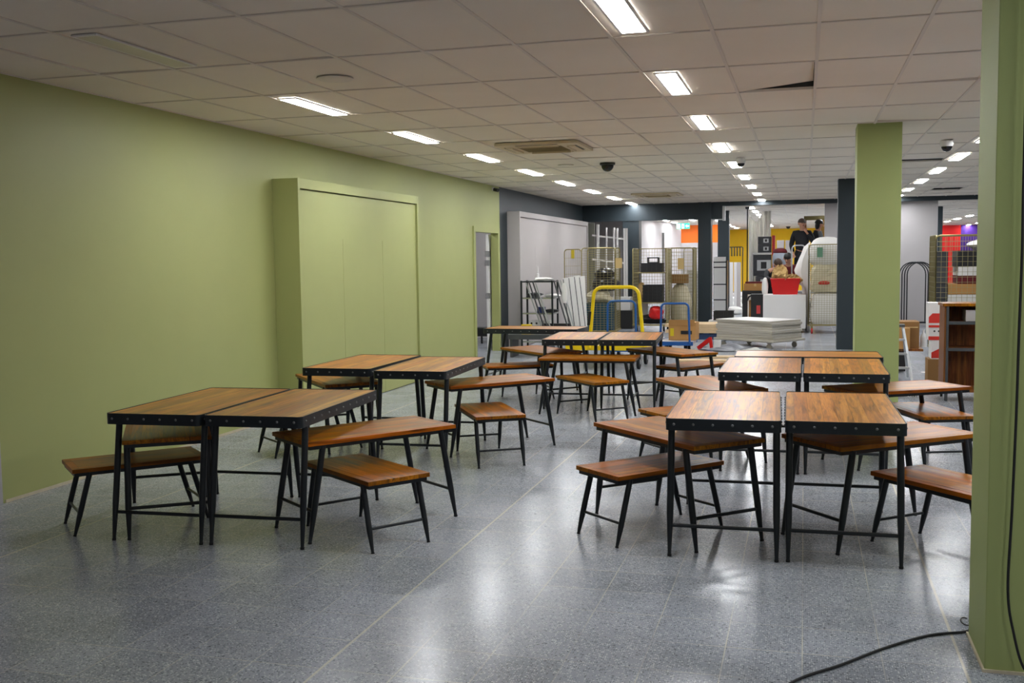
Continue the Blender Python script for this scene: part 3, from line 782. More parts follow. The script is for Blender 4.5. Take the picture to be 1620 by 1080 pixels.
# cage two and its neighbour, right of the navy pillar
c2 = roll_cage(at(1001, 400, 22.6).x, 22.6, R(0), .74, .8, 1.82, 'wire roll cage holding black crates on shelves, right of the tall one', 'lrb', base=.16, nz=24, nx=12, shelves=(.62, 1.28))
x2 = at(1001, 400, 22.6).x
crate('black_crate', x2+.40, 22.85, 1.302, .46, .4, .2, 0, 'black', 'ribbed black crate on the top shelf of the shelved roll cage')
crate('black_crate', x2+.42, 22.85, .642, .42, .4, .38, 0, 'black', 'deep ribbed black crate on the middle shelf of the shelved roll cage')
tm = MB().box(-.13, .13, -.06, .06, 0, .02).box(-.13, -.1, -.06, .06, .02, .12).box(.1, .13, -.06, .06, .02, .12).box(-.13, .13, -.06, .06, .1, .125)
tag(tm.build('tool_caddy', 'black', loc=(x2+.42, 22.85, 1.502)), 'small black open caddy standing on the top shelf crate', 'caddy')
lump('red_bag', x2+.48, 22.75, .27, .34, .3, .28, 'red', 'bright red bundle in the bottom of the shelved roll cage', 'bag', 12, .3)
lump('black_clutter', x2+.38, 22.95, .16, .6, .5, .2, 'bagblack', 'black clutter in the bottom of the shelved roll cage under the red bundle', 'bag', 71, .3)
tag(MB().box(-.1, .1, -.05, .05, 0, .36).build('white_pack', 'board', loc=(x2+.16, 23.1, .30)), 'white pack standing in the bottom of the shelved roll cage', 'pack')
lump('tan_wrap', x2+.16, 22.85, .642, .2, .3, .42, 'paper', 'tan wrapped goods at the left of the middle shelf in the shelved roll cage', 'package', 73, .3, .3)
c3 = roll_cage(at(1052, 400, 23.4).x, 23.45, R(0), .62, .75, 1.83, 'wire roll cage behind the shelved one, half filled with cream bags', 'flrb', base=.16, nz=20, nx=12)
x3 = at(1052, 400, 23.4).x
MB().box(.28, .42, -.02, -.012, 1.35, 1.6).build('label_plate', 'label_tan', c3)
lump('cream_bag', x3+.3, 23.8, .17, .5, .5, .85, 'cream', 'tall cream bag in the cage behind the shelved roll cage', 'bag', 17, .15)
carton(x3+.27, 23.8, 1.03, .4, .4, .2, 0, 'card2', 'brown carton on the cream bag in the rear roll cage', flaps=False)
# grey mesh gate standing left of the navy pillar
gt = empty('mesh_gate', (at(1082, 520, 25.6).x, 25.6, 0), 0, 'loose wire mesh panel standing against the navy pillar', 'mesh panel')
frame_loop(.5, 1.84, .011).build('frame', 'zinc', gt); mesh_panel(.5, 1.83, 10, 26).build('wire_mesh', 'wire', gt)
wb = MB().box(at(1086, 520, 26.).x, -2.24, 26., 26.05, .0, 1.3); tag(wb.build('white_board', 'board'), 'large white board standing behind the loose mesh panel', 'board')
# cage three, packed with white bags, right of the white cabinet
XC = at(1279, 500, 22.2).x
roll_cage(XC, 22.2, 0, .78, .85, 1.84, 'roll cage stuffed with white and cream bags beside the white cabinet', 'flrb', ('label_green', .16, 1.58, .11, .2), 'red', nz=36, nx=15, base=.2)
lump('white_bag', XC+.39, 22.63, .2, .72, .76, .66, 'sheetwhite', 'large white bag at the bottom of the stuffed roll cage', 'bag', 21, .05, .9)
lump('cream_bag', XC+.39, 22.63, .86, .71, .76, .6, 'cream', 'cream bag in the middle of the stuffed roll cage', 'bag', 23, .06, .9, .018)
lump('white_sheet_bundle', XC+.36, 22.64, 1.42, .76, .78, .58, 'sheetwhite', 'bulging white sheet bundle on top of the stuffed roll cage', 'bundle', 25, .08, .3)
prof = [(1281, 383), (1272, 392), (1264, 408), (1257, 427), (1262, 446), (1268, 452), (1271, 480), (1273, 524), (1282, 524)]
pv = [at(a, b, 23.35) for a, b in prof]; m = MB(); NS = 9; vs = []
for k in range(NS):
    t = k/(NS-1); q = .35+.65*math.sin(PI*(.12+.76*t))
    for n_, p_ in enumerate(pv):
        vs.append((pv[0].x+(p_.x-pv[0].x)*q+.012*math.sin(n_*2.1+k), 23.15+.5*t+.02*math.sin(n_*1.7), max(.003, p_.z*(.93+.07*q)+.02*math.sin(k*2.3+n_)*(p_.z > .1))))
n_ = len(prof)
fs = [(k*n_+i, k*n_+(i+1) % n_, (k+1)*n_+(i+1) % n_, (k+1)*n_+i) for k in range(NS-1) for i in range(n_)]+[tuple(range(n_-1, -1, -1)), tuple((NS-1)*n_+i for i in range(n_))]
m.add(vs, fs); tag(m.build('white_drape', 'sheetwhite'), 'white cloth drape sloping down between the white storage cube and the roll cage', 'cloth')
lump('red_strap', XC+.3, 22.26, 1.02, .22, .06, .07, 'red', 'small red strap on the bags of the stuffed roll cage', 'strap', 2, .1)
# cage four beyond the bookcase, full of boxes
YC = 17.0; X4 = at(1481, 400, YC).x
roll_cage(X4, YC, 0, 1.2, .8, at(1500, 372, YC).z, 'roll cage full of mixed boxes and bags above the wooden bookcase', 'flb', nz=22, nx=16, base=.16)
r4 = random.Random(4)
zz = .18
for k, (hh, mt, lb) in enumerate([(.3, 'darkgrey', 'grey carton at the bottom of the cage behind the bookcase'), (.26, 'photo', 'dark printed carton second from the bottom behind the bookcase'),
        (.24, 'board', 'pale printed carton level with the bookcase top in the mixed cage'), (.16, 'card', 'tan carton above the pale one in the mixed cage'),
        (.12, 'cloth_red', 'dark red flat packet in the mixed cage'), (.14, 'sheetwhite', 'white folded pack in the mixed cage'), (.24, 'black', 'black ribbed crate near the top of the mixed cage')]):
    if k == 6: crate('black_crate', X4+.72, YC+.4, zz, .8, .6, hh, 0, mt, lb)
    else:
        w_ = .86 if k < 4 else .7
        carton(X4+.62+(.06 if k > 3 else 0), YC+.4, zz, w_, .62, hh, 0, mt, lb, flaps=(k == 3))
    zz += hh+.003
lump('white_bag', X4+.85, YC+.4, zz+.0, .6, .5, .2, 'sheetwhite', 'white plastic bag on top of the mixed cage', 'bag', 31, .3)
for k in range(6):
    carton(X4+.10, YC+.3, .18+k*.245, .17, .4, .24, 0, 'photo' if k % 2 else 'darkgrey', 'slim printed box, %s from the bottom of the narrow stack in the mixed cage' % ORD[k], flaps=False, name='slim_box')

# ------------------------------------------------------------------ stud frame and white uprights behind the tall cage
sf = empty('stud_frame', (0, 0, 0), 0, 'white metal stud frame leaning behind the tall roll cage', 'stud frame')
for px, ty, wd in ((946, 355, .055), (959.5, 360, .03), (971.5, 360, .04), (976.5, 361, .04)):
    a = at(px, ty, 24.25); MB().box(a.x-wd/2, a.x+wd/2, 24.22, 24.27, 0, a.z).build('upright', 'white', sf)
for py in (374, 412):
    a, b = at(937, py-2, 24.3), at(987, py+4, 24.3)
    MB().beam((a.x, 24.3, a.z), (b.x, 24.3, b.z), .05, .04, (0,1,0)).build('rail', 'white', sf)
gp = at(932, 352, 24.45); tag(MB().box(gp.x-.11, gp.x+.1, 24.6, 24.64, 0, 2.47).build('grey_board', plain('olive_grey_panel', (112, 112, 100), .6)), 'narrow olive grey panel standing left of the white stud frame', 'panel')
for k, px in enumerate((987.5, 991.2)):
    a = at(px, 361, 24.1); m = MB(); m.box(a.x-.022, a.x+.022, 24.1-k*.01, 24.14-k*.01, 0, a.z)
    tag(m.build('white_upright', 'white'), ('left' if k == 0 else 'right')+' one of two tall white profiles standing before the navy pillar', 'profile')
pb = at(978, 500, 23.6); carton(pb.x, 23.7, 0, .7, .4, .42, 0, 'black', 'black box on the floor behind the blue trolley handle', flaps=False, name='black_box')
carton(pb.x+.02, 23.7, .423, .55, .35, .3, 0, 'board', 'white box on top of the black box behind the blue trolley handle', flaps=False, name='white_box')
tp = at(1049, 368, 26.5); tag(MB().box(tp.x-.03, tp.x+.03, 26.5, 26.55, 0, tp.z).build('white_post', 'white'), 'slim white post standing up behind the shelved roll cage', 'post')

# ------------------------------------------------------------------ metal shelf rack, boards and rails leaning on the grey unit
rk = empty('metal_shelf_rack', (0, 0, 0), 0, 'dark metal shelf rack with clutter on three shelves, before the grey panel unit', 'shelf rack')
RX0, RX1, RY0, RY1 = -4.80, -4.02, 17.6, 18.0
for X in (RX0, RX1-.22):
    for Y in (RY0, RY1): MB().box(X-.015, X+.015, Y-.015, Y+.015, 0, 1.24).build('post', 'steel', rk)
for z in (1.22, .93, .66, .42, .16): MB().box(RX0, RX1-.2, RY0, RY1, z-.012, z+.012).build('shelf', 'chrome' if z < 1.2 else 'steel', rk)
for k, (dx, hh) in enumerate(((.0, 1.2), (.05, 1.22), (.12, 1.22), (.17, 1.2), (.5, 1.24), (.57, 1.22), (.62, 1.25))):
    a = (RX0+.42+dx, 17.56, 0); b = (RX0+.12+dx, 18.12, hh)
    a = (RX0+.52+dx*.9, 17.52-.0*k, .012); b = (RX0+.1+dx, 17.56, hh) 
    m = MB().beam(a, b, .03, .02, (0,1,0)); tag(m.build('grey_rail', 'darkgrey' if k % 3 else 'alu'), 'dark grey metal rail leaning across the shelf rack, %s from the left' % ORD[k], 'rail', 'rails leaning on the rack')
bp = [(.58, 1.26), (.68, 1.28), (.78, 1.3), (.87, 1.29)]
for k, (dx, hh) in enumerate(bp):
    m = MB().beam((RX0+dx+.12, 18.25+.03*k, .002), (RX0+dx-.03, 18.7+.03*k, hh), .11, .018, (1,0,0)); tag(m.build('white_board', 'board'), 'white board leaning between shelf rack and tall roll cage, %s from the left' % ORD[k], 'board', 'leaning white boards')
    m = MB().beam((RX0+dx+.2, 18.12+.02*k, .002), (RX0+dx-.05, 18.6+.02*k, hh-.02), .012, .012, (1,0,0)); tag(m.build('thin_rail', 'darkgrey'), 'thin dark strip leaning on the white boards, %s from the left' % ORD[k], 'rail', 'thin leaning strips')
tube_ = empty('sealant_tube', at(851, 442, 17.8), 0, 'white sealant cartridge standing on top of the shelf rack', 'cartridge'); tube_.location.z = 1.233
MB().lathe([(.025, 0), (.025, .12), (.012, .13), (.008, .22), (.003, .26)]).build('cartridge', 'white', tube_)
MB().lathe([(.026, 0), (.026, .02)]).build('base_ring', 'orange', tube_)
lump('plastic_wrap', -4.45, 17.8, 1.233, .35, .3, .06, 'sheetwhite', 'flat white wrapping on top of the shelf rack', 'wrapping', 33, .2)
carton(-4.47, 17.72, .672, .13, .12, .1, 0, plain('navy_carton', (20, 40, 100), .5), 'small navy box on the third shelf of the rack', flaps=False, name='small_box')
lump('tool_bundle', -4.62, 17.8, .943, .3, .25, .08, 'darkgrey', 'grey tools heaped on the second shelf of the rack, left side', 'tools', 35, .4)
lump('paper_pile', -4.28, 17.8, .943, .3, .28, .06, 'sheetwhite', 'pile of white papers on the second shelf of the rack, right side', 'papers', 36, .2)
lump('black_tool', -4.3, 17.8, .672, .26, .2, .06, 'black', 'black tools on the third shelf of the rack beside the small box', 'tools', 37, .3)
wb_ = MB().box(-.2, .2, -.04, .04, 0, .1); wb_.m = 1
for xx in (-.15, -.06): wb_.lathe([(.018, -.045), (.018, -.04)], (xx, 0, .05), 10, 'Y')
tag(wb_.build('white_bracket', ['white', 'black'], loc=(-4.5, 17.75, .432)), 'white bracket with two dark holes on the lowest visible rack shelf', 'bracket')
tag(MB().box(-.25, .25, -.03, .03, 0, .05).build('black_bar', 'black', loc=(-4.2, 17.7, .432)), 'short black bar lying on the lowest visible rack shelf', 'bar')
lump('white_cloth', -4.0, 17.5, .85, .10, .04, .34, 'sheetwhite', 'white rag hanging at the right side of the shelf rack', 'cloth', 38, .3)
tag(MB().box(-.35, .35, -.25, .25, .3, .38).box(-.33,-.29,-.2,.2,0,.3).box(.29,.33,-.2,.2,0,.3).build('low_stand', 'darkgrey', loc=(at(842, 535, 16.6).x, 16.6, 0)), 'low dark grey stand seen under the sideways table', 'stand')
tag(MB().box(-.08, .08, -.05, .05, 0, .16).build('yellow_tin', 'yellow', loc=(at(836, 535, 16.6).x, 16.5, .38)), 'small yellow tin on the low dark stand behind the sideways table', 'tin')

# ------------------------------------------------------------------ platform trolleys
def u_handle(x0, x1, z0, z1, r, c, lean=0, n=10, mid=None):
    P = [(x0-lean, 0, z0), (x0, 0, z1-c)]
    P += [(x0+c-c*math.cos(R(a)), 0, z1-c+c*math.sin(R(a))) for a in (18, 36, 54, 72, 90)]
    P += [(x1-c+c*math.sin(R(a)), 0, z1-c+c*math.cos(R(a))) for a in (0, 18, 36, 54, 72)]
    P += [(x1, 0, z1-c), (x1+lean, 0, z0)]
    return MB().tube(P, r, n)
def trolley(x0, x1, yb, depth, zd, hx0, hx1, ztop, mat, rr, label, wr=.08, deckmat=None, c=.12, lean=.04):
    root = empty('platform_trolley', (0, yb, 0), 0, label, 'trolley')
    d = MB().box(x0, x1, 0, depth, zd-.05, zd); d.build('deck', deckmat or mat, root, bevel=.008)
    for s in (0, depth): MB().box(x0-.01, x1+.01, s-.012, s+.012, zd-.06, zd+.006).build('deck_rim', mat, root)
    h = u_handle(hx0, hx1, zd-.03, ztop, rr, c, lean); h.build('handle', mat, root, loc=(0, -.03, 0))
    for X in (x0+.12, x1-.12):
        for Y in (.12, depth-.12):
            o = MB().box(X-.03, X+.03, Y-.04, Y+.04, wr*1.2, zd-.05).build('castor', 'steel', root)
            m = MB().lathe([(wr*.6, -.02), (wr*.96, -.02), (wr, -.01), (wr, .01), (wr*.96, .02), (wr*.6, .02)], (X, Y, wr), 20, 'X'); w_ = m.build('wheel', 'foot', o)
            MB().lathe([(wr*.45, -.024), (wr*.3, -.026), (wr*.3, .026), (wr*.45, .024)], (X, Y, wr), 12, 'X').build('hub', 'alu', w_)
    return root
ty = trolley(-3.35, -2.18, 14.75, .95, .34, at(939, 455, 14.72).x, at(1011, 455, 14.72).x, at(975, 454, 14.72).z, 'yellow', .026, 'yellow platform trolley with thick bent handle behind the far centre tables', .12, c=.13, lean=.07)
a_ = at(932.5, 499, 14.7); MB().tube([(a_.x-.012, -.03, a_.z-.14), (a_.x+.012, -.03, a_.z+.06)], .029, 10).build('worn_tape', 'black', ty)
trolley(at(958, 500, 16).x-.05, at(1003, 500, 16).x+.05, 16.1, .8, .2, at(961, 480, 16.05).x, at(1005, 480, 16.05).x, at(985, 476, 16.05).z, 'blue', .017, 'blue handled platform trolley seen through the yellow handle', .07, 'darkgrey', c=.08, lean=.01)
tb = trolley(at(1040, 500, 17.2).x-.0, at(1092, 500, 17.2).x+.02, 17.35, .75, .2, at(1046, 484, 17.3).x, at(1089, 484, 17.3).x, at(1068, 480, 17.3).z, 'blue', .018, 'blue handled platform trolley carrying the cardboard box', .07, 'greyw', c=.07, lean=.02)
q = at(1087, 530, 17.9)
cbx = carton(-1.98, 17.85, .207, .46, .36, .30, R(-4), 'card', 'brown cardboard box with a dark handle slot on the blue trolley', flaps=False)
MB().box(-.02, .17, -.185, -.178, .10, .16).build('handle_slot', 'black', cbx)
MB().box(-.2, -.14, -.183, -.179, .07, .2).build('yellow_sticker', 'label_yellow', cbx)
MB().obox((0, -.2, .3), (.44, .005, .10), rx=R(12)).build('open_flap', 'card', cbx)

# ------------------------------------------------------------------ dolly with stacked white panels
FLc, FRc, BRc = Vector((-1.51, 18.94, 0)), Vector((-.515, 18.23, 0)), Vector((-.2, 19.1, 0))
ux = (FRc-FLc).normalized(); ang = math.atan2(ux.y, ux.x)
cen = FLc + ux*.61 + Vector((-ux.y, ux.x, 0))*.42
dl = empty('furniture_dolly', cen, ang, 'flat grey dolly with castors under the stack of white panels', 'dolly')
MB().box(-.66, .66, -.46, .46, .125, .165).build('deck', 'boardedge', dl, bevel=.01)
for X in (-.5, .5):
    for Y in (-.36, .36):
        o = MB().box(X-.03, X+.03, Y-.03, Y+.03, .1, .126).build('castor', 'alu', dl)
        MB().lathe([(.03, -.012), (.05, -.012), (.05, .012), (.03, .012)], (X, Y, .05), 16, 'Y').build('wheel', 'boardedge', o)
zz = .167; rp = random.Random(11)
for k in range(8):
    th = .04; m = MB(); m.m = 1; m.box(-.61, .61, -.42, .42, 0, th-.004); m.m = 0; m.box(-.61, .61, -.42, .42, th-.0038, th)
    o = m.build('melamine_board', ['board', 'boardedge'], loc=(cen.x+rp.uniform(-.02, .02), cen.y+rp.uniform(-.02, .02), zz), rz=ang+R(rp.uniform(-1.6, 1.6)))
    nm = 'topmost' if k == 7 else ('lowest' if k == 0 else ORD[k]+' from the bottom')
    tag(o, 'white melamine panel lying on the grey dolly, %s of the stack' % nm, 'panel', 'stacked white panels'); zz += th+.0015
# crumpled sheet and red stand on the floor before it
def sheet(name, c, sx, sy, amp, mat, label, cat, seed=1, rz=0, lift=.015):
    rr = random.Random(seed); n = 26; ph = [(rr.uniform(2, 16), rr.uniform(2, 16), rr.uniform(0, 6)) for _ in range(9)]; vs = []
    for j in range(n+1):
        for i in range(n+1):
            x, y = i/n-.5, j/n-.5
            z = sum(math.sin(a*x+b*y+p) for a, b, p in ph)/6
            e = max(0, 1-max(abs(x), abs(y))*2)**.5
            vs.append((x*sx*(1+.15*math.sin(9*y+seed)), y*sy*(1+.2*math.sin(7*x+seed)), lift+amp*abs(z)*e))
    fs = [(j*(n+1)+i, j*(n+1)+i+1, (j+1)*(n+1)+i+1, (j+1)*(n+1)+i) for j in range(n) for i in range(n)]
    o = MB().add(vs, fs).build(name, mat, loc=c, rz=rz)
    s_ = o.modifiers.new('thick', 'SOLIDIFY'); s_.thickness = .004
    return tag(o, label, cat)
p_ = fl(1165, 552); sheet('crumpled_sheet', (p_.x, p_.y-.1, 0), 1.1, .8, .16, 'greysheet', 'crumpled grey plastic sheet on the floor before the dolly', 'plastic sheet', 3)
p_ = fl(1195, 552); sheet('clear_wrap', (p_.x, p_.y-.45, 0), .55, .35, .10, 'plastic', 'small shiny piece of clear wrap on the floor before the dolly', 'plastic sheet', 5)
p_ = fl(1115, 556); rs = empty('red_stand', (p_.x, p_.y+.3, 0), R(-20), 'red folded stand lying on the floor beside the crumpled sheet', 'stand')
MB().beam((-.16, 0, .02), (.06, .05, .2), .07, .03).build('leg', 'red', rs); MB().beam((.1, 0, .02), (.05, .05, .22), .05, .03).build('leg', 'red', rs)
MB().obox((.2, .02, .1), (.12, .05, .16), rz=.3).build('white_plate', 'white', rs)
p_ = fl(1105, 566); bt = MB().box(-.12, .12, -.05, .05, 0, .06); tag(bt.build('blue_offcut', 'blue', loc=(p_.x+.05, p_.y+.6, 0)), 'small blue object on the floor near the red stand', 'offcut')
for k, (px, py, L_) in enumerate(((1120, 572, .9), (1150, 566, .8))):
    p_ = fl(px, py); tag(MB().box(-L_/2, L_/2, -.12, .12, 0, .03).build('timber_offcut', 'timber', loc=(p_.x, p_.y, 0.001+.0*k), rz=R(4*k)), 'pale timber offcut on the floor behind the right middle tables, %s one' % ('nearer' if k == 0 else 'farther'), 'board')
# timber stack on dark pallet
tp_ = at(1118, 512, 20.8); TXc = tp_.x
pal = MB()
for k in range(3): pal.box(-.7, .75, -.4+.36*k, -.3+.36*k, 0, .1)
for k in range(7): pal.box(-.7+.22*k, -.58+.22*k, -.42, .45, .1, .12)
tag(pal.build('pallet', plain('blue_pallet', (26, 52, 92), .6), loc=(TXc, 20.9, .0)), 'dark blue pallet under the stack of raw timber boards', 'pallet')
zt_ = .122
for k in range(9):
    row, c_ = divmod(k, 3)
    m = MB().obox((0, 0, .03), (1.55-rp.uniform(0, .2), .24, .055)); m.build
    o = m.build('timber_board', 'timber', loc=(TXc+rp.uniform(-.05, .05), 20.62+.27*c_, zt_+row*.06), rz=R(rp.uniform(-1, 1)))
    tag(o, 'raw timber board in the %s layer of the pallet stack, %s row' % (('bottom', 'middle', 'top')[row], ('front', 'centre', 'back')[c_]), 'board', 'raw timber boards')
crate('tool_box', at(1145, 497, 21.9).x, 21.9, .305, .40, .3, .19, 0, 'black', 'black lidded tool box on a white block by the navy pillar', 'tool box')
tag(MB().box(-.3, .3, -.2, .2, 0, .3).build('white_block', 'board', loc=(at(1145, 497, 21.9).x, 21.95, 0)), 'white block under the black tool box', 'block')
# white drawer tower between pillars
dx0, dx1 = at(1128.5, 450, 26.6).x, at(1150, 450, 26.6).x
dt = empty('drawer_tower', ((dx0+dx1)/2, 26.6, 0), 0, 'white drawer tower standing between the two navy pillars', 'drawer unit'); hw = (dx1-dx0)/2
ztop = at(1140, 412, 26.6).z
MB().box(-hw, hw, .02, .45, 0, ztop).build('carcass', 'steel', dt)
zb = .1
for k, hh in enumerate((.42, .36, .40, .10, .12)):
    MB().box(-hw+.01, hw-.03, 0, .02, zb, zb+hh).build('drawer_front', 'white', dt); zb += hh+.03

# ------------------------------------------------------------------ white cabinet with red basket, bags
x0, x1 = at(1207, 500, 22.5).x, at(1275, 500, 22.5).x
wc = empty('white_cabinet', ((x0+x1)/2, 22.5, 0), 0, 'large plain white storage cube on castors under the red basket', 'cabinet'); hw = (x1-x0)/2
MB().box(-hw, hw, 0, .8, .09, .80).build('body', 'white', wc, bevel=.006)
MB().box(-hw+.05, hw-.05, .06, .74, .05, .09).build('base', 'black', wc)
for X in (-hw+.1, hw-.1):
    for Y in (.12, .7): MB().lathe([(.024, -.012), (.024, .012)], (X, Y, .025), 12, 'X').build('wheel', 'foot', wc)
bx0, bx1 = at(1219, 440, 22.7).x, at(1266, 440, 22.7).x; bc = (bx0+bx1)/2; bw = (bx1-bx0)/2
rb = MB(); T = [(-bw, -.22), (bw, -.22), (bw, .22), (-bw, .22)]; k_ = .82; Bt = [(x*k_, y*k_) for x, y in T]; hB = .33
for (A, B_, zA, zB, s_) in ((Bt, T, 0, hB, 1), (Bt, T, 0, hB, .965)):
    rb.add([(x*s_, y*s_, zA+(.01 if s_ < 1 else 0)) for x, y in A]+[(x*s_, y*s_, zB) for x, y in B_],
           ([(0,1,5,4),(1,2,6,5),(2,3,7,6),(3,0,4,7),(3,2,1,0)] if s_ == 1 else [(4,5,1,0),(5,6,2,1),(6,7,3,2),(7,4,0,3),(0,1,2,3)]))
rb.tube([(-bw, -.22, hB), (bw, -.22, hB), (bw, .22, hB), (-bw, .22, hB)], .013, 6, closed=True)
tag(rb.build('red_basket', 'red', loc=(bc, 22.85, .802)), 'bright red plastic tub on the white storage cube', 'tub')
lump('paper_bag', bc-.1, 22.85, 1.0, .34, .34, .40, 'paper', 'crumpled brown paper bag rising from the red tub', 'bag', 41, .5, 0, .07)
lump('paper_wrap', bc+.12, 22.83, 1.02, .34, .3, .2, 'paper', 'folded brown paper at the right of the red tub', 'paper', 43, .5, 0, .09)
lump('white_pouch', bc-.42, 22.75, .802, .14, .14, .36, 'sheetwhite', 'small white pouch hanging left of the red tub', 'pouch', 44, .1)
# black stand with boxes, left of the cabinet
sx = at(1193, 470, 24.).x
st_ = empty('black_table', (sx, 24.0, 0), 0, 'black bench with a curved opening left of the white storage cube', 'bench')
MB().box(-.26, .3, -.02, .45, .76, .84).build('top', 'black', st_)
for X in (-.2, .26): MB().box(X-.06, X+.05, 0, .06, 0, .76).build('leg', 'black', st_)
MB().tube([(-.15, .03, .62), (-.12, .03, .70), (-.02, .03, .76)], .02, 8).build('brace', 'black', st_)
carton(sx+.02, 24.2, .842, .5, .35, .16, 0, 'card', 'long brown box on the black bench')
tag(MB().box(-.2, .2, -.15, .15, 0, .04).build('dark_lid', 'cloth_red', loc=(sx+.0, 24.2, 1.004)), 'flat dark lid on the long brown box', 'lid')
carton(sx+.03, 24.3, .0, .3, .3, .62, 0, 'card', 'upright brown carton inside the black bench', flaps=False)
bb = carton(at(1203, 500, 23.).x-.06, 23.1, 0, .28, .35, .80, 0, 'black', 'tall black box with a red label beside the white storage cube', flaps=False, name='black_box')
MB().box(-.02, .06, -.18, -.176, .38, .56).build('red_label', plain('red_label', (200, 60, 60), .5), bb)

# ------------------------------------------------------------------ hall beyond: plastic sheet, display cartons, people
YS = 27.5; xa, xb = at(1184, 430, YS).x, at(1219, 430, YS).x
vs = []; fs = []; n, m_ = 40, 16
for j in range(m_+1):
    for i in range(n+1):
        t, s = i/n, j/m_
        xx = xa+(xb-xa)*t; yy = YS+.05*math.sin(t*31+.8*math.sin(s*5))+.03*math.sin(t*70+s*3); top_ = 2.78-.30*math.sin(PI*min(1, t*1.6))*.9
        vs.append((xx, yy, .02+(top_-.02)*s))
for j in range(m_):
    for i in range(n): a = j*(n+1)+i; fs.append((a, a+1, a+n+2, a+n+1))
ps = MB().add(vs, fs).build('plastic_sheet', 'plastic'); sd_ = ps.modifiers.new('t', 'SOLIDIFY'); sd_.thickness = .004
tag(ps, 'cloudy white plastic sheet hanging in folds beyond the opening', 'plastic sheet')
tag(MB().tube([(xa-.03, YS-.02, 0), (xa-.03, YS-.02, 2.84)], .016, 8).lathe([(.05, 2.84), (.06, 2.895)], (xa-.03, YS-.02, 0), 12).build('support_pole', 'steel'), 'thin dark pole braced to the ceiling at the edge of the plastic sheet', 'pole')
YD = 26.9; da = at(1199, 375, YD); db = at(1226, 375, YD)
ds = empty('display_shelf', (da.x, YD, 0), 0, 'narrow white display shelf with red end panel holding dark cartons', 'shelf')
zlow = at(1200, 430, YD).z; ztp = at(1200, 374, YD).z; zmd = at(1200, 401, YD).z; Wd = db.x-da.x
MB().box(Wd-.07, Wd-.0, -.02, .4, 0, ztp+.02).build('end_panel', 'red', ds)
MB().box(-.14, Wd-.07, 0, .4, zmd-.02, zmd+.02).build('shelf_board', 'white', ds); MB().box(-.14, Wd-.07, 0, .4, zlow-.46, zlow-.43).build('shelf_board', 'white', ds)
MB().box(-.14, -.12, .0, .4, 0, zmd-.02).build('side_panel', 'white', ds)
def photobox(x, z, w_, h_, lb):
    r_ = empty('printed_carton', (x+w_/2, YD+.2, z), 0, lb, 'box')
    MB().box(-w_/2, w_/2, -.16, .16, 0, h_).build('carton', 'photo', r_)
    c_ = w_*.12
    MB().box(c_-h_*.34, c_+h_*.3, -.164, -.161, h_*.25, h_*.75).build('printed_picture', 'alu', r_)
    MB().box(c_-h_*.16, c_+h_*.1, -.167, -.1645, h_*.34, h_*.66).build('picture_window', 'black', r_)
hh = (ztp-zmd-.02)/2-.005
photobox(da.x+.0, zmd+.021, Wd-.09, hh, 'dark printed carton on the display shelf, upper board, lower of two')
photobox(da.x+.0, zmd+.025+hh, Wd-.09, hh, 'dark printed carton on top of the display shelf stack')
photobox(da.x-.11, zlow-.1, Wd+.02, zmd-zlow+.07, 'dark printed carton below the upper shelf board')
photobox(da.x-.05, zlow-.429, Wd-.05, .32, 'dark printed carton on the lower board of the display shelf')
for k in range(2):
    a = at(1229+13.5*k, 380, 29.); b = at(1240.5+13.5*k, 380, 29.)
    r_ = empty('grey_locker', ((a.x+b.x)/2, 29., 0), 0, 'pale grey cabinet in the hall beyond, %s of two' % ('left' if k == 0 else 'right'), 'cabinet', 'pale grey cabinets in the hall')
    MB().box(-(b.x-a.x)/2, (b.x-a.x)/2, 0, .4, 0, a.z).build('body', 'greyw', r_); MB().box(-(b.x-a.x)/2+.01, (b.x-a.x)/2-.01, -.015, 0, .05, a.z-.03).build('door', 'greyw', r_)
# grey moulded seat shell with dark red rim, behind the bending person
a = at(1234, 405, 25.6); sh = empty('seat_shell', (a.x, 25.7, 1.3), 0, 'grey moulded shell with dark red rim on a plinth behind the bending person', 'seat')
MB().lathe([(.10, .0), (.17, .05), (.19, .2), (.18, .32), (.15, .4)], n=20).build('shell', plain('pale_grey_plastic', (150, 156, 168), .4), sh)
MB().lathe([(.155, .39), (.17, .42), (.14, .48), (.06, .51)], n=20).build('rim', 'cloth_red', sh)
tag(MB().box(-.22, .22, -.2, .2, 0, 1.3).build('tall_plinth', 'white', loc=(a.x, 25.7, 0)), 'white plinth carrying the grey moulded shell', 'plinth')

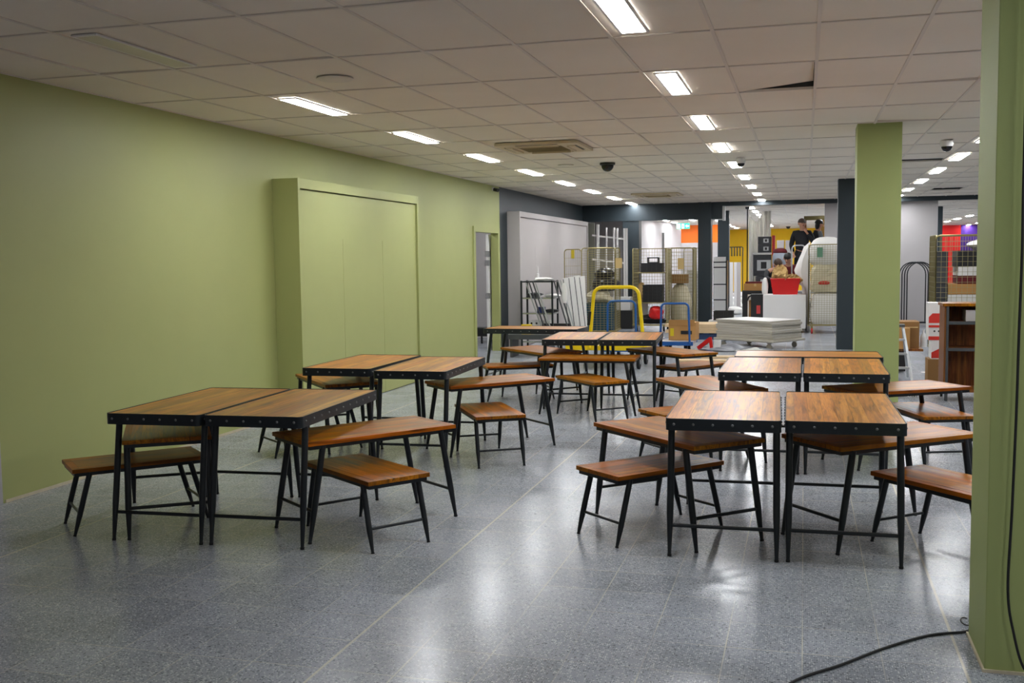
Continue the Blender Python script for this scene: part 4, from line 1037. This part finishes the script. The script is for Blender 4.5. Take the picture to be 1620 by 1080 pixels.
# people ------------------------------------------------------------
def skinned(name, verts, edges, radii, mat, parent, root=0, sub=2):
    me = bpy.data.meshes.new(name); me.from_pydata(verts, edges, []); me.materials.append(M[mat])
    o = bpy.data.objects.new(name, me); COL.objects.link(o); o.parent = parent
    s = o.modifiers.new('skin', 'SKIN'); s.use_smooth_shade = True
    for i, r in enumerate(radii):
        sv = me.skin_vertices[0].data[i]; sv.radius = (r, r) if not isinstance(r, tuple) else r; sv.use_root = (i == root)
    b = o.modifiers.new('sub', 'SUBSURF'); b.levels = b.render_levels = sub
    return o
def ball(name, c, r, mat, parent, cut=None, rot=None):
    """egg shaped cap or head; cut keeps only points with z above it"""
    m = MB(); prof = []
    vs = []; n, k_ = 20, 14; c = Vector(c); rot = rot or Matrix.Identity(3)
    z0 = -1 if cut is None else cut
    for j in range(k_+1):
        z = z0+(1-z0)*math.sin(PI/2*j/k_); q = math.sqrt(max(0, 1-z*z))
        for i in range(n):
            a = 2*PI*i/n; vs.append(c + rot @ Vector((r[0]*q*math.cos(a), r[1]*q*math.sin(a), r[2]*z)))
    fs = [(j*n+i, j*n+(i+1) % n, (j+1)*n+(i+1) % n, (j+1)*n+i) for j in range(k_) for i in range(n)]
    fs.append(tuple(range(n-1, -1, -1)))
    return m.add(vs, fs).build(name, mat, parent)
def person(loc, rz, label, J, top, bottom, hair, hairlen=.15, headtilt=(0, 0)):
    """J: joint dictionary in metres, facing local -Y"""
    root = empty('person', loc, rz, label, 'person')
    names = ['pelvis', 'waist', 'chest', 'neck', 'head_base', 'face', 'crown', 'l_sh', 'l_el', 'l_wr', 'r_sh', 'r_el', 'r_wr', 'l_hip', 'l_kn', 'l_an', 'l_toe', 'r_hip', 'r_kn', 'r_an', 'r_toe']
    Rd = [.12, .115, .135, .052, .06, .092, .07, .055, .042, .026, .055, .042, .026, .085, .058, .04, .032, .085, .058, .04, .032]
    V = [Vector(J[n]) for n in names]; V0 = list(V)
    idx = {n: i for i, n in enumerate(names)}
    E_ = [('pelvis','waist'),('waist','chest'),('chest','neck'),('neck','head_base'),('head_base','face'),('face','crown'),('chest','l_sh'),('l_sh','l_el'),('l_el','l_wr'),('chest','r_sh'),('r_sh','r_el'),('r_el','r_wr'),
          ('pelvis','l_hip'),('l_hip','l_kn'),('l_kn','l_an'),('l_an','l_toe'),('pelvis','r_hip'),('r_hip','r_kn'),('r_kn','r_an'),('r_an','r_toe')]
    E_ = [(idx[a], idx[b]) for a, b in E_]
    # hands: palm and five fingers rooted at each wrist
    for s in ('l', 'r'):
        wr, el = V[idx[s+'_wr']], V[idx[s+'_el']]; d = (wr-el).normalized(); sd = d.cross(Vector((0, 1, .3))).normalized()
        nrm = d.cross(sd)
        pi = len(V); V.append(wr+d*.075); Rd.append(.03); E_.append((idx[s+'_wr'], pi))
        for k, (o_, L_) in enumerate(((-.03, .06), (-.011, .075), (.009, .07), (.028, .055))):
            f1 = len(V); V.append(wr+d*.105+sd*o_); Rd.append(.010); E_.append((pi, f1))
            f2 = len(V); V.append(wr+d*(.105+L_*.6)+sd*o_*1.05+nrm*.02); Rd.append(.009); E_.append((f1, f2))
            f3 = len(V); V.append(wr+d*(.105+L_*.8)+sd*o_*1.05+nrm*.045); Rd.append(.008); E_.append((f2, f3))
        t1 = len(V); V.append(wr+d*.06-sd*.045+nrm*.01); Rd.append(.011); E_.append((pi, t1))
        t2 = len(V); V.append(wr+d*.09-sd*.062+nrm*.03); Rd.append(.009); E_.append((t1, t2))
    skinned('body', [tuple(v) for v in V], E_, Rd, 'skin', root)
    def sub(nm, lst, edges, rad, mat):
        skinned(nm, [tuple(v) for v in lst], edges, rad, mat, root)
    g_ = lambda n: V[idx[n]]
    # jacket or jumper
    L_ = [g_('pelvis'), g_('waist'), g_('chest'), g_('chest').lerp(g_('neck'), .7), g_('l_sh'), g_('l_el'), g_('l_el').lerp(g_('l_wr'), .93), g_('r_sh'), g_('r_el'), g_('r_el').lerp(g_('r_wr'), .93)]
    sub('jacket', L_, [(0,1),(1,2),(2,3),(2,4),(4,5),(5,6),(2,7),(7,8),(8,9)], [(.165,.14),(.16,.135),(.185,.145),.08,.078,.062,.045,.078,.062,.045], top)
    T_ = [g_('pelvis')-Vector((0,0,.03)), g_('l_hip'), g_('l_kn'), g_('l_an'), g_('r_hip'), g_('r_kn'), g_('r_an')]
    sub('trousers', T_, [(0,1),(1,2),(2,3),(0,4),(4,5),(5,6)], [.13,.105,.078,.062,.105,.078,.062], bottom)
    for s in ('l', 'r'):
        a, t = g_(s+'_an'), g_(s+'_toe'); sub('shoe', [a+Vector((0,.04,-.03)), a+Vector((0,0,-.035)), t], [(0,1),(1,2)], [.045,.048,.038], 'foot')
    # head details
    f = g_('face'); up = (g_('crown')-g_('head_base')).normalized(); fwd = Vector(J['look']).normalized(); fwd = (fwd-up*fwd.dot(up)).normalized(); rt = fwd.cross(up)
    rot = Matrix((rt, -fwd, up)).transposed()
    ball('hair', f+up*.035-fwd*.022, (.095, .105, .10), hair, root, cut=-.1, rot=rot)
    if hairlen > .1: ball('hair_back', f-up*.0-fwd*.05, (.088, .06, .13), hair, root, rot=rot)
    nz = MB().tube([f+fwd*.088+up*.015, f+fwd*.108-up*.018, f+fwd*.09-up*.026], [.008, .013, .01], 8); nz.build('nose', 'skin', root)
    for s in (-1, 1):
        ball('eye', f+fwd*.086+rt*s*.032+up*.018, (.012, .008, .008), 'hair_black', root, rot=rot)
        ball('ear', f+rt*s*.092-up*.0, (.012, .024, .034), 'skin', root, rot=rot)
    ball('mouth', f+fwd*.086-up*.045, (.024, .008, .006), 'cloth_red', root, rot=rot)
    return root
def standing(**k):
    J = dict(pelvis=(0,0,.93), waist=(0,0,1.08), chest=(0,0,1.3), neck=(0,-.01,1.48), head_base=(0,-.02,1.54), face=(0,-.035,1.62), crown=(0,-.02,1.69),
             l_sh=(.18,0,1.40), l_el=(.24,.02,1.12), l_wr=(.25,-.06,.88), r_sh=(-.18,0,1.40), r_el=(-.24,.02,1.12), r_wr=(-.25,-.06,.88),
             l_hip=(.09,0,.88), l_kn=(.11,-.02,.48), l_an=(.12,.02,.08), l_toe=(.13,-.15,.035), r_hip=(-.09,0,.88), r_kn=(-.11,-.02,.48), r_an=(-.12,.02,.08), r_toe=(-.13,-.15,.035), look=(0,-1,0))
    J.update(k); return J
# work platform they stand on
YP = 25.9; pa, pb_ = at(1258, 400, YP).x, at(1302, 400, YP).x; zp = at(1270, 346, YP).z-1.74
wp = empty('work_platform', ((pa+pb_)/2, YP, 0), 0, 'low work platform behind the cages carrying the two standing people', 'platform'); hw = (pb_-pa)/2+.12
MB().box(-hw, hw, -.35, .75, zp-.04, zp).build('deck', 'alu', wp)
for X in (-hw+.04, hw-.04):
    for Y in (-.3, .7): MB().tube([(X, Y, 0), (X, Y, zp-.04)], .02, 8).build('leg', 'alu', wp)
px = at(1269, 360, YP).x
person((px, YP, zp), 0, 'person in black jacket with cropped hair standing high behind the cages, hand at chin',
       standing(l_el=(.27,-.12,1.16), l_wr=(.11,-.2,1.40), r_el=(-.25,.02,1.12), r_wr=(-.2,-.12,.92), look=(.35,-1,-.1)), 'cloth_black', 'cloth_black', 'hair_grey', .05)
px = at(1287, 360, YP).x
person((px+.1, YP+.42, zp-.0), R(75), 'person in dark clothes standing beside the wooden frame, turned away behind the cages',
       standing(face=(0,-.05,1.60), crown=(0,-.04,1.67), r_el=(-.28,-.1,1.2), r_wr=(-.3,-.3,1.28), look=(.6,-1,-.2)), 'cloth_black', 'cloth_black', 'hair_black', .2)
# person with black hair and maroon top behind the red tub, leaning forward
h_ = at(1250, 398, 24.4); k_ = h_.z-1.62
person((h_.x, 24.75, 0), R(-10), 'person with black hair in a maroon top leaning forward behind the red tub',
       standing(waist=(0,-.03,1.08), chest=(0,-.12,1.28), neck=(0,-.2,1.44), head_base=(0,-.24,1.49), face=(0,-.3,1.555), crown=(0,-.31,1.63), l_sh=(.18,-.12,1.36), r_sh=(-.18,-.12,1.36),
                l_el=(.25,-.25,1.12), l_wr=(.14,-.45,1.02), r_el=(-.25,-.25,1.12), r_wr=(-.12,-.45,1.02), look=(-.2,-1,-.5)), 'cloth_red', 'cloth_black', 'hair_black', .2)
h_ = at(1227, 415, 23.6)
person((h_.x-.04, 23.95, 0), R(8), 'person in black with brown hair bending over the red tub, arms reaching in',
       standing(waist=(0,-.05,1.05), chest=(0,-.2,1.2), neck=(.02,-.3,1.34), head_base=(.03,-.34,1.38), face=(.04,-.4,1.43), crown=(.04,-.42,1.5), l_sh=(.17,-.2,1.28), r_sh=(-.17,-.2,1.28),
                l_el=(.22,-.42,1.16), l_wr=(.16,-.62,1.12), r_el=(-.22,-.42,1.12), r_wr=(-.1,-.62,1.1), look=(.2,-1,-.8)), 'cloth_black', 'cloth_black', 'hair_brown', .2)
# silver hand rail and wooden frame near them
a = at(1252.5, 430, 23.6); b = at(1274, 430, 23.6); c = at(1262, 366, 23.6)
hr = empty('cage_handle', (a.x, 23.6, 0), 0, 'silver bent hand rail standing left of the white sheet bundle', 'rail')
u_handle(0, b.x-a.x, .0, at(1262, 388, 23.6).z, .016, .09).build('rail', 'alu', hr)
a = at(1290, 347, 26.6); b = at(1302, 347, 26.6)
wf = empty('wooden_frame', ((a.x+b.x)/2-.1, 26.85, 0), 0, 'tall brown wooden frame beside the turned away person', 'frame')
W2 = .3; MB().box(.12, .24, 0, .1, 0, 2.5).build('post', plain('golden_brown_wood', (150, 112, 40), .6), wf); MB().box(-.26, .3, -.02, .12, 2.5, 2.6).build('head_board', plain('mossy_brown_wood', (96, 86, 46), .7), wf)
MB().box(-.26, -.2, 0, .1, 0, 2.5).build('post', 'wood_case', wf)
dk = at(1300, 365, 27.5); tag(MB().box(-.15, .15, -.1, .1, 0, 2.45).build('brown_cupboard', 'wood_case', loc=(dk.x, 27.6, 0)), 'slim brown cupboard at the edge of the grey wall', 'cupboard')
for px, py in ((1240, 358), (1246, 361)):
    pass
dome(1247, 358, .08, False, 'tiny far black dome camera on the ceiling above the yellow hall')

# yellow hall contents: wire baskets and pale uprights
a = at(1153, 395, 33.); b = at(1175, 395, 33.)
yb_ = empty('garment_rail', ((a.x+b.x)/2, 33., 0), 0, 'dark wire rail with hangers in front of the yellow wall', 'clothes rail'); hw = (b.x-a.x)/2
u_handle(-hw, hw, 0, a.z+.08, .015, .03).build('rail', 'steel', yb_)
for k in range(5): MB().box(-hw+.08+k*hw*.4, -hw+.1+k*hw*.4, -.15, .15, a.z-.2, a.z+.07).build('hanger', 'steel', yb_)
for k, (px, w_, mt) in enumerate(((1157, .10, 'white'), (1163, .08, 'white'), (1168, .12, 'greyw'))):
    a = at(px, 420, 31.5); tag(MB().box(a.x-w_/2, a.x+w_/2, 31.5+.1*k, 31.56+.1*k, 0, a.z+.1).build('pale_board', mt), 'narrow pale board standing before the yellow wall, %s from the left' % ORD[k], 'board', 'pale boards in the hall')
for k in range(4):
    a = fl(1162+2*k, 497-9*k); lump('white_bundle', a.x, a.y, 0, .5, .4, .22, 'sheetwhite', 'white bundle on the hall floor between the pillars, %s from the front' % ORD[k], 'bundle', 50+k, .2)

# exit sign -----------------------------------------------------------
a = at(1071, 354, 34.); b = at(1090, 361, 34.)
es = empty('exit_sign', ((a.x+b.x)/2, 34., (a.z+b.z)/2), 0, 'green and white lit emergency exit sign hanging before the orange wall', 'exit sign'); w2, h2 = (b.x-a.x)/2+.02, (a.z-b.z)/2+.015
MB().box(-w2, w2, 0, .04, -h2, h2).build('sign_face', 'exit', es)
pm_ = MB(); pm_.box(-w2+.01, -w2*.42, -.006, 0, -h2*.78, h2*.78); pm_.box(-w2*.16, w2*.16, -.006, 0, -h2*.78, h2*.78)
pm_.add([(w2*.38, -.006, 0), (w2*.6, -.006, h2*.55), (w2*.6, -.006, -h2*.55)], [(0,2,1)]); pm_.box(w2*.6, w2*.9, -.006, 0, -h2*.2, h2*.2)
pm_.build('pictogram', 'exitw', es)
mp_ = MB(); mp_.tube([(0, -.01, -h2*.1), (w2*.05, -.01, h2*.3)], .02, 6); mp_.lathe([(.018, -.014), (.018, -.008)], (w2*.06, 0, h2*.52), 8, 'Y'); mp_.tube([(0, -.01, -h2*.1), (-w2*.1, -.01, -h2*.6)], .012, 6); mp_.tube([(0, -.01, -h2*.1), (w2*.1, -.01, -h2*.55)], .012, 6)
mp_.build('running_figure', 'exit', es)
MB().tube([(-w2*.7, .02, h2), (-w2*.7, .02, 2.9-es.location.z)], .004, 6).tube([(w2*.7, .02, h2), (w2*.7, .02, 2.9-es.location.z)], .004, 6).build('hanger', 'alu', es)

# ------------------------------------------------------------------ right side: hoops, cartons, ladder, bookcase
YH = 24.6
hp = empty('arched_rack', (0, YH, 0), 0, 'black rack of four overlapping arched hoops against the grey wall', 'rack')
for k in range(4):
    a, b = at(1422.5+4.3*k, 460, YH).x, at(1464+4.4*k, 460, YH).x; zt_ = at(1450, 414.5, YH).z; r_ = (b-a)/2
    P = [(a, .03*k, .12), (a, .03*k, zt_-r_)]+[(a+r_-r_*math.cos(R(t)), .03*k, zt_-r_+r_*math.sin(R(t))) for t in range(15, 180, 15)]+[(b, .03*k, zt_-r_), (b, .03*k, .12)]
    MB().tube(P, .013, 8).build('hoop', 'steel', hp)
a, b = at(1419, 510, YH).x, at(1480, 510, YH).x
MB().box(a, b, -.03, .15, .08, .12).build('base_bar', 'steel', hp)
for X in (a+.05, b-.05): MB().box(X-.02, X+.02, -.15, .27, 0, .08).build('base_foot', 'steel', hp)
# table with cartons
YT = 15.0; ta, tb_ = at(1405, 520, YT).x, at(1460, 520, YT).x; zt_ = at(1440, 551, YT).z
tt = empty('black_stand', ((ta+tb_)/2, YT+.2, 0), 0, 'black stand with wooden top under the cardboard boxes, right of the middle column', 'stand'); hw = (tb_-ta)/2
MB().box(-hw, hw, -.3, .3, zt_-.03, zt_).build('top', 'wood_case', tt)
MB().box(-hw+.02, hw-.22, -.25, .2, .02, zt_-.03).build('cabinet', 'black', tt)
carton((ta+tb_)/2-.02, YT+.22, zt_+.002, (tb_-ta)*.9, .42, at(1440, 509, YT).z-zt_, 0, 'card2', 'large brown cardboard box on the black stand', flaps=False)
carton((ta+tb_)/2-.1, YT-.08, zt_+.002, (tb_-ta)*.66, .14, at(1440, 519, YT-.1).z-zt_, 0, 'card', 'smaller cardboard box in front of the large one on the black stand', flaps=False)
tag(MB().box(-.12, .1, -.02, .02, 0, .008).build('paper_strip', 'label_tan', loc=(at(1440, 513, YT-.1).x, YT-.08, at(1440, 519, YT-.1).z+.006)), 'pale strip lying on the smaller cardboard box', 'strip')
lump('white_bottle', at(1463, 530, YT).x, YT, 0.0, .09, .09, .01, 'white', 'white spout on the floor', 'spout', 60, .05)
vb = at(1463, 503, YT); tag(MB().lathe([(.045, 0), (.045, .12), (.04, .15), (.012, .2), (.012, .24)], n=14).build('white_spray_bottle', 'white', loc=(at(1462, 520, YT+.2).x, YT+.25, zt_+.004)), 'white bottle at the right end of the black stand', 'bottle')
# step ladder
la = at(1424, 516, 14.); ld = empty('step_ladder', (la.x, 14.1, 0), 0, 'silver folding step ladder beside the middle green column', 'ladder')
zl = la.z
for s in (0, 1):
    for X in (-.2, .04):
        MB().beam((X+(-.05 if X < 0 else .1)*(1), (-.3 if s == 0 else .3), 0), (X, (-.03 if s == 0 else .03), zl), .03, .015, (1,0,0)).build('stile', 'alu', ld)
for k in range(3):
    t = (k+1)/4; z = zl*t; MB().box(-.24+.04*t, .13-.09*t, -.32+.27*t, -.24+.27*t, z-.012, z+.012).build('step', 'alu', ld)
MB().box(-.22, .06, -.08, .08, zl-.01, zl+.02).build('top_cap', 'darkgrey', ld)
# bookcase
bx_, by_ = 1.478, 12.1; W_, D_, H_ = 1.15, .42, 1.07
bk = empty('bookcase', (bx_, by_, 0), 0, 'brown wooden bookcase with grey metal front edges beside the near green column', 'bookcase')
MB().box(0, .03, 0, D_, .1, H_-.03).build('side_panel', 'wood_case', bk); MB().box(W_-.03, W_, 0, D_, .1, H_-.03).build('side_panel', 'wood_case', bk)
tp = MB().box(-.02, W_+.02, -.02, D_, H_-.03, H_).build('top', 'wood_mid', bk)
MB().box(.03, W_-.03, D_-.02, D_, .1, H_-.03).build('back_panel', 'wood_case', bk)
for z in (.86, .57, .12):
    MB().box(.03, W_-.03, .01, D_-.02, z-.015, z+.01).build('shelf', 'wood_case', bk); MB().box(.03, W_-.03, -.008, .006, z-.02, z+.015).build('shelf_edge', 'darkgrey' if z > .2 else 'wood_case', bk)
for X in (.02, W_-.04): MB().box(X, X+.025, -.01, .002, 0, H_-.03).build('metal_upright', 'darkgrey', bk)
for X in (.03, W_-.03):
    for Y in (.03, D_-.03): MB().tube([(X, Y, 0), (X, Y, .1)], .015, 8).build('leg', 'steel', bk)
tag(MB().box(-.28, .28, -.15, .15, 0, .12).build('grey_tray', 'greyw', loc=(bx_+.5, by_+.18, .875)), 'pale grey tray on the top shelf of the bookcase', 'tray')
# red and white cartons left of the bookcase
YR = 13.4; xr0, xr1 = at(1469, 520, YR).x, at(1486, 520, YR).x; wR = xr1-xr0
z1, z2, z3, z4 = at(1475, 597, YR).z, at(1475, 568, YR).z, at(1475, 538, YR).z, at(1475, 479, YR).z
z1 = 0
carton((xr0+xr1)/2, YR+.15, 0, wR, .3, z2, 0, 'card2', 'dark brown crate at the bottom of the stack beside the bookcase', flaps=False, name='brown_crate')
def redbox(z0, z1_, x0_, x1_, lb):
    r_ = empty('printed_box', ((x0_+x1_)/2, YR+.15, z0), 0, lb, 'box'); h_ = z1_-z0; w2 = (x1_-x0_)/2
    MB().box(-w2, w2, -.15, .15, 0, h_).build('carton', 'white', r_)
    rp_ = M.get('red_print') or plain('red_print', (205, 50, 40), .5); M['red_print'] = rp_
    Y_ = -.152
    if h_ > .3:
        for za, zb_ in ((.46, .62), (.34, .4), (0, .1)): MB().box(-w2, w2, -.153, -.1505, h_*za, h_*zb_).build('red_band', rp_, r_)
        MB().add([(-w2, Y_, h_*.62), (w2, Y_, h_*.62), (w2, Y_, h_*.72), (-w2*.3, Y_, h_*.72)], [(0,1,2,3)]).build('red_print', rp_, r_)
        for k in range(2): MB().lathe([(.012, Y_-.001), (.012, Y_)], (w2*.1+.05*k, 0, h_*.24), 10, 'Y').build('grey_mark', 'darkgrey', r_)
    else: MB().add([(-w2, Y_, h_*.05), (w2, Y_, h_*.05), (w2, Y_, h_*.55), (-w2, Y_, h_*.35)], [(0,1,2,3)]).build('red_print', rp_, r_)
    return r_
redbox(z2+.002, z3, xr0+wR*.3, xr1, 'white box with a slanted red print, lower one beside the bookcase')
redbox(z3+.002, z4, xr0, xr1, 'tall white box with red bands on top of the stack beside the bookcase')
# ducting and cables on the floor seen under the far right side table
p_ = fl(1440, 632); m = MB()
for k in range(9): m.lathe([(.07, -.012), (.082, 0), (.07, .012)], (-.12+k*.026, 0, .085), 14, 'X')
tag(m.build('flexible_duct', 'greyw', loc=(p_.x, p_.y+.2, 0)), 'short grey ribbed duct on the floor behind the right middle tables', 'duct')
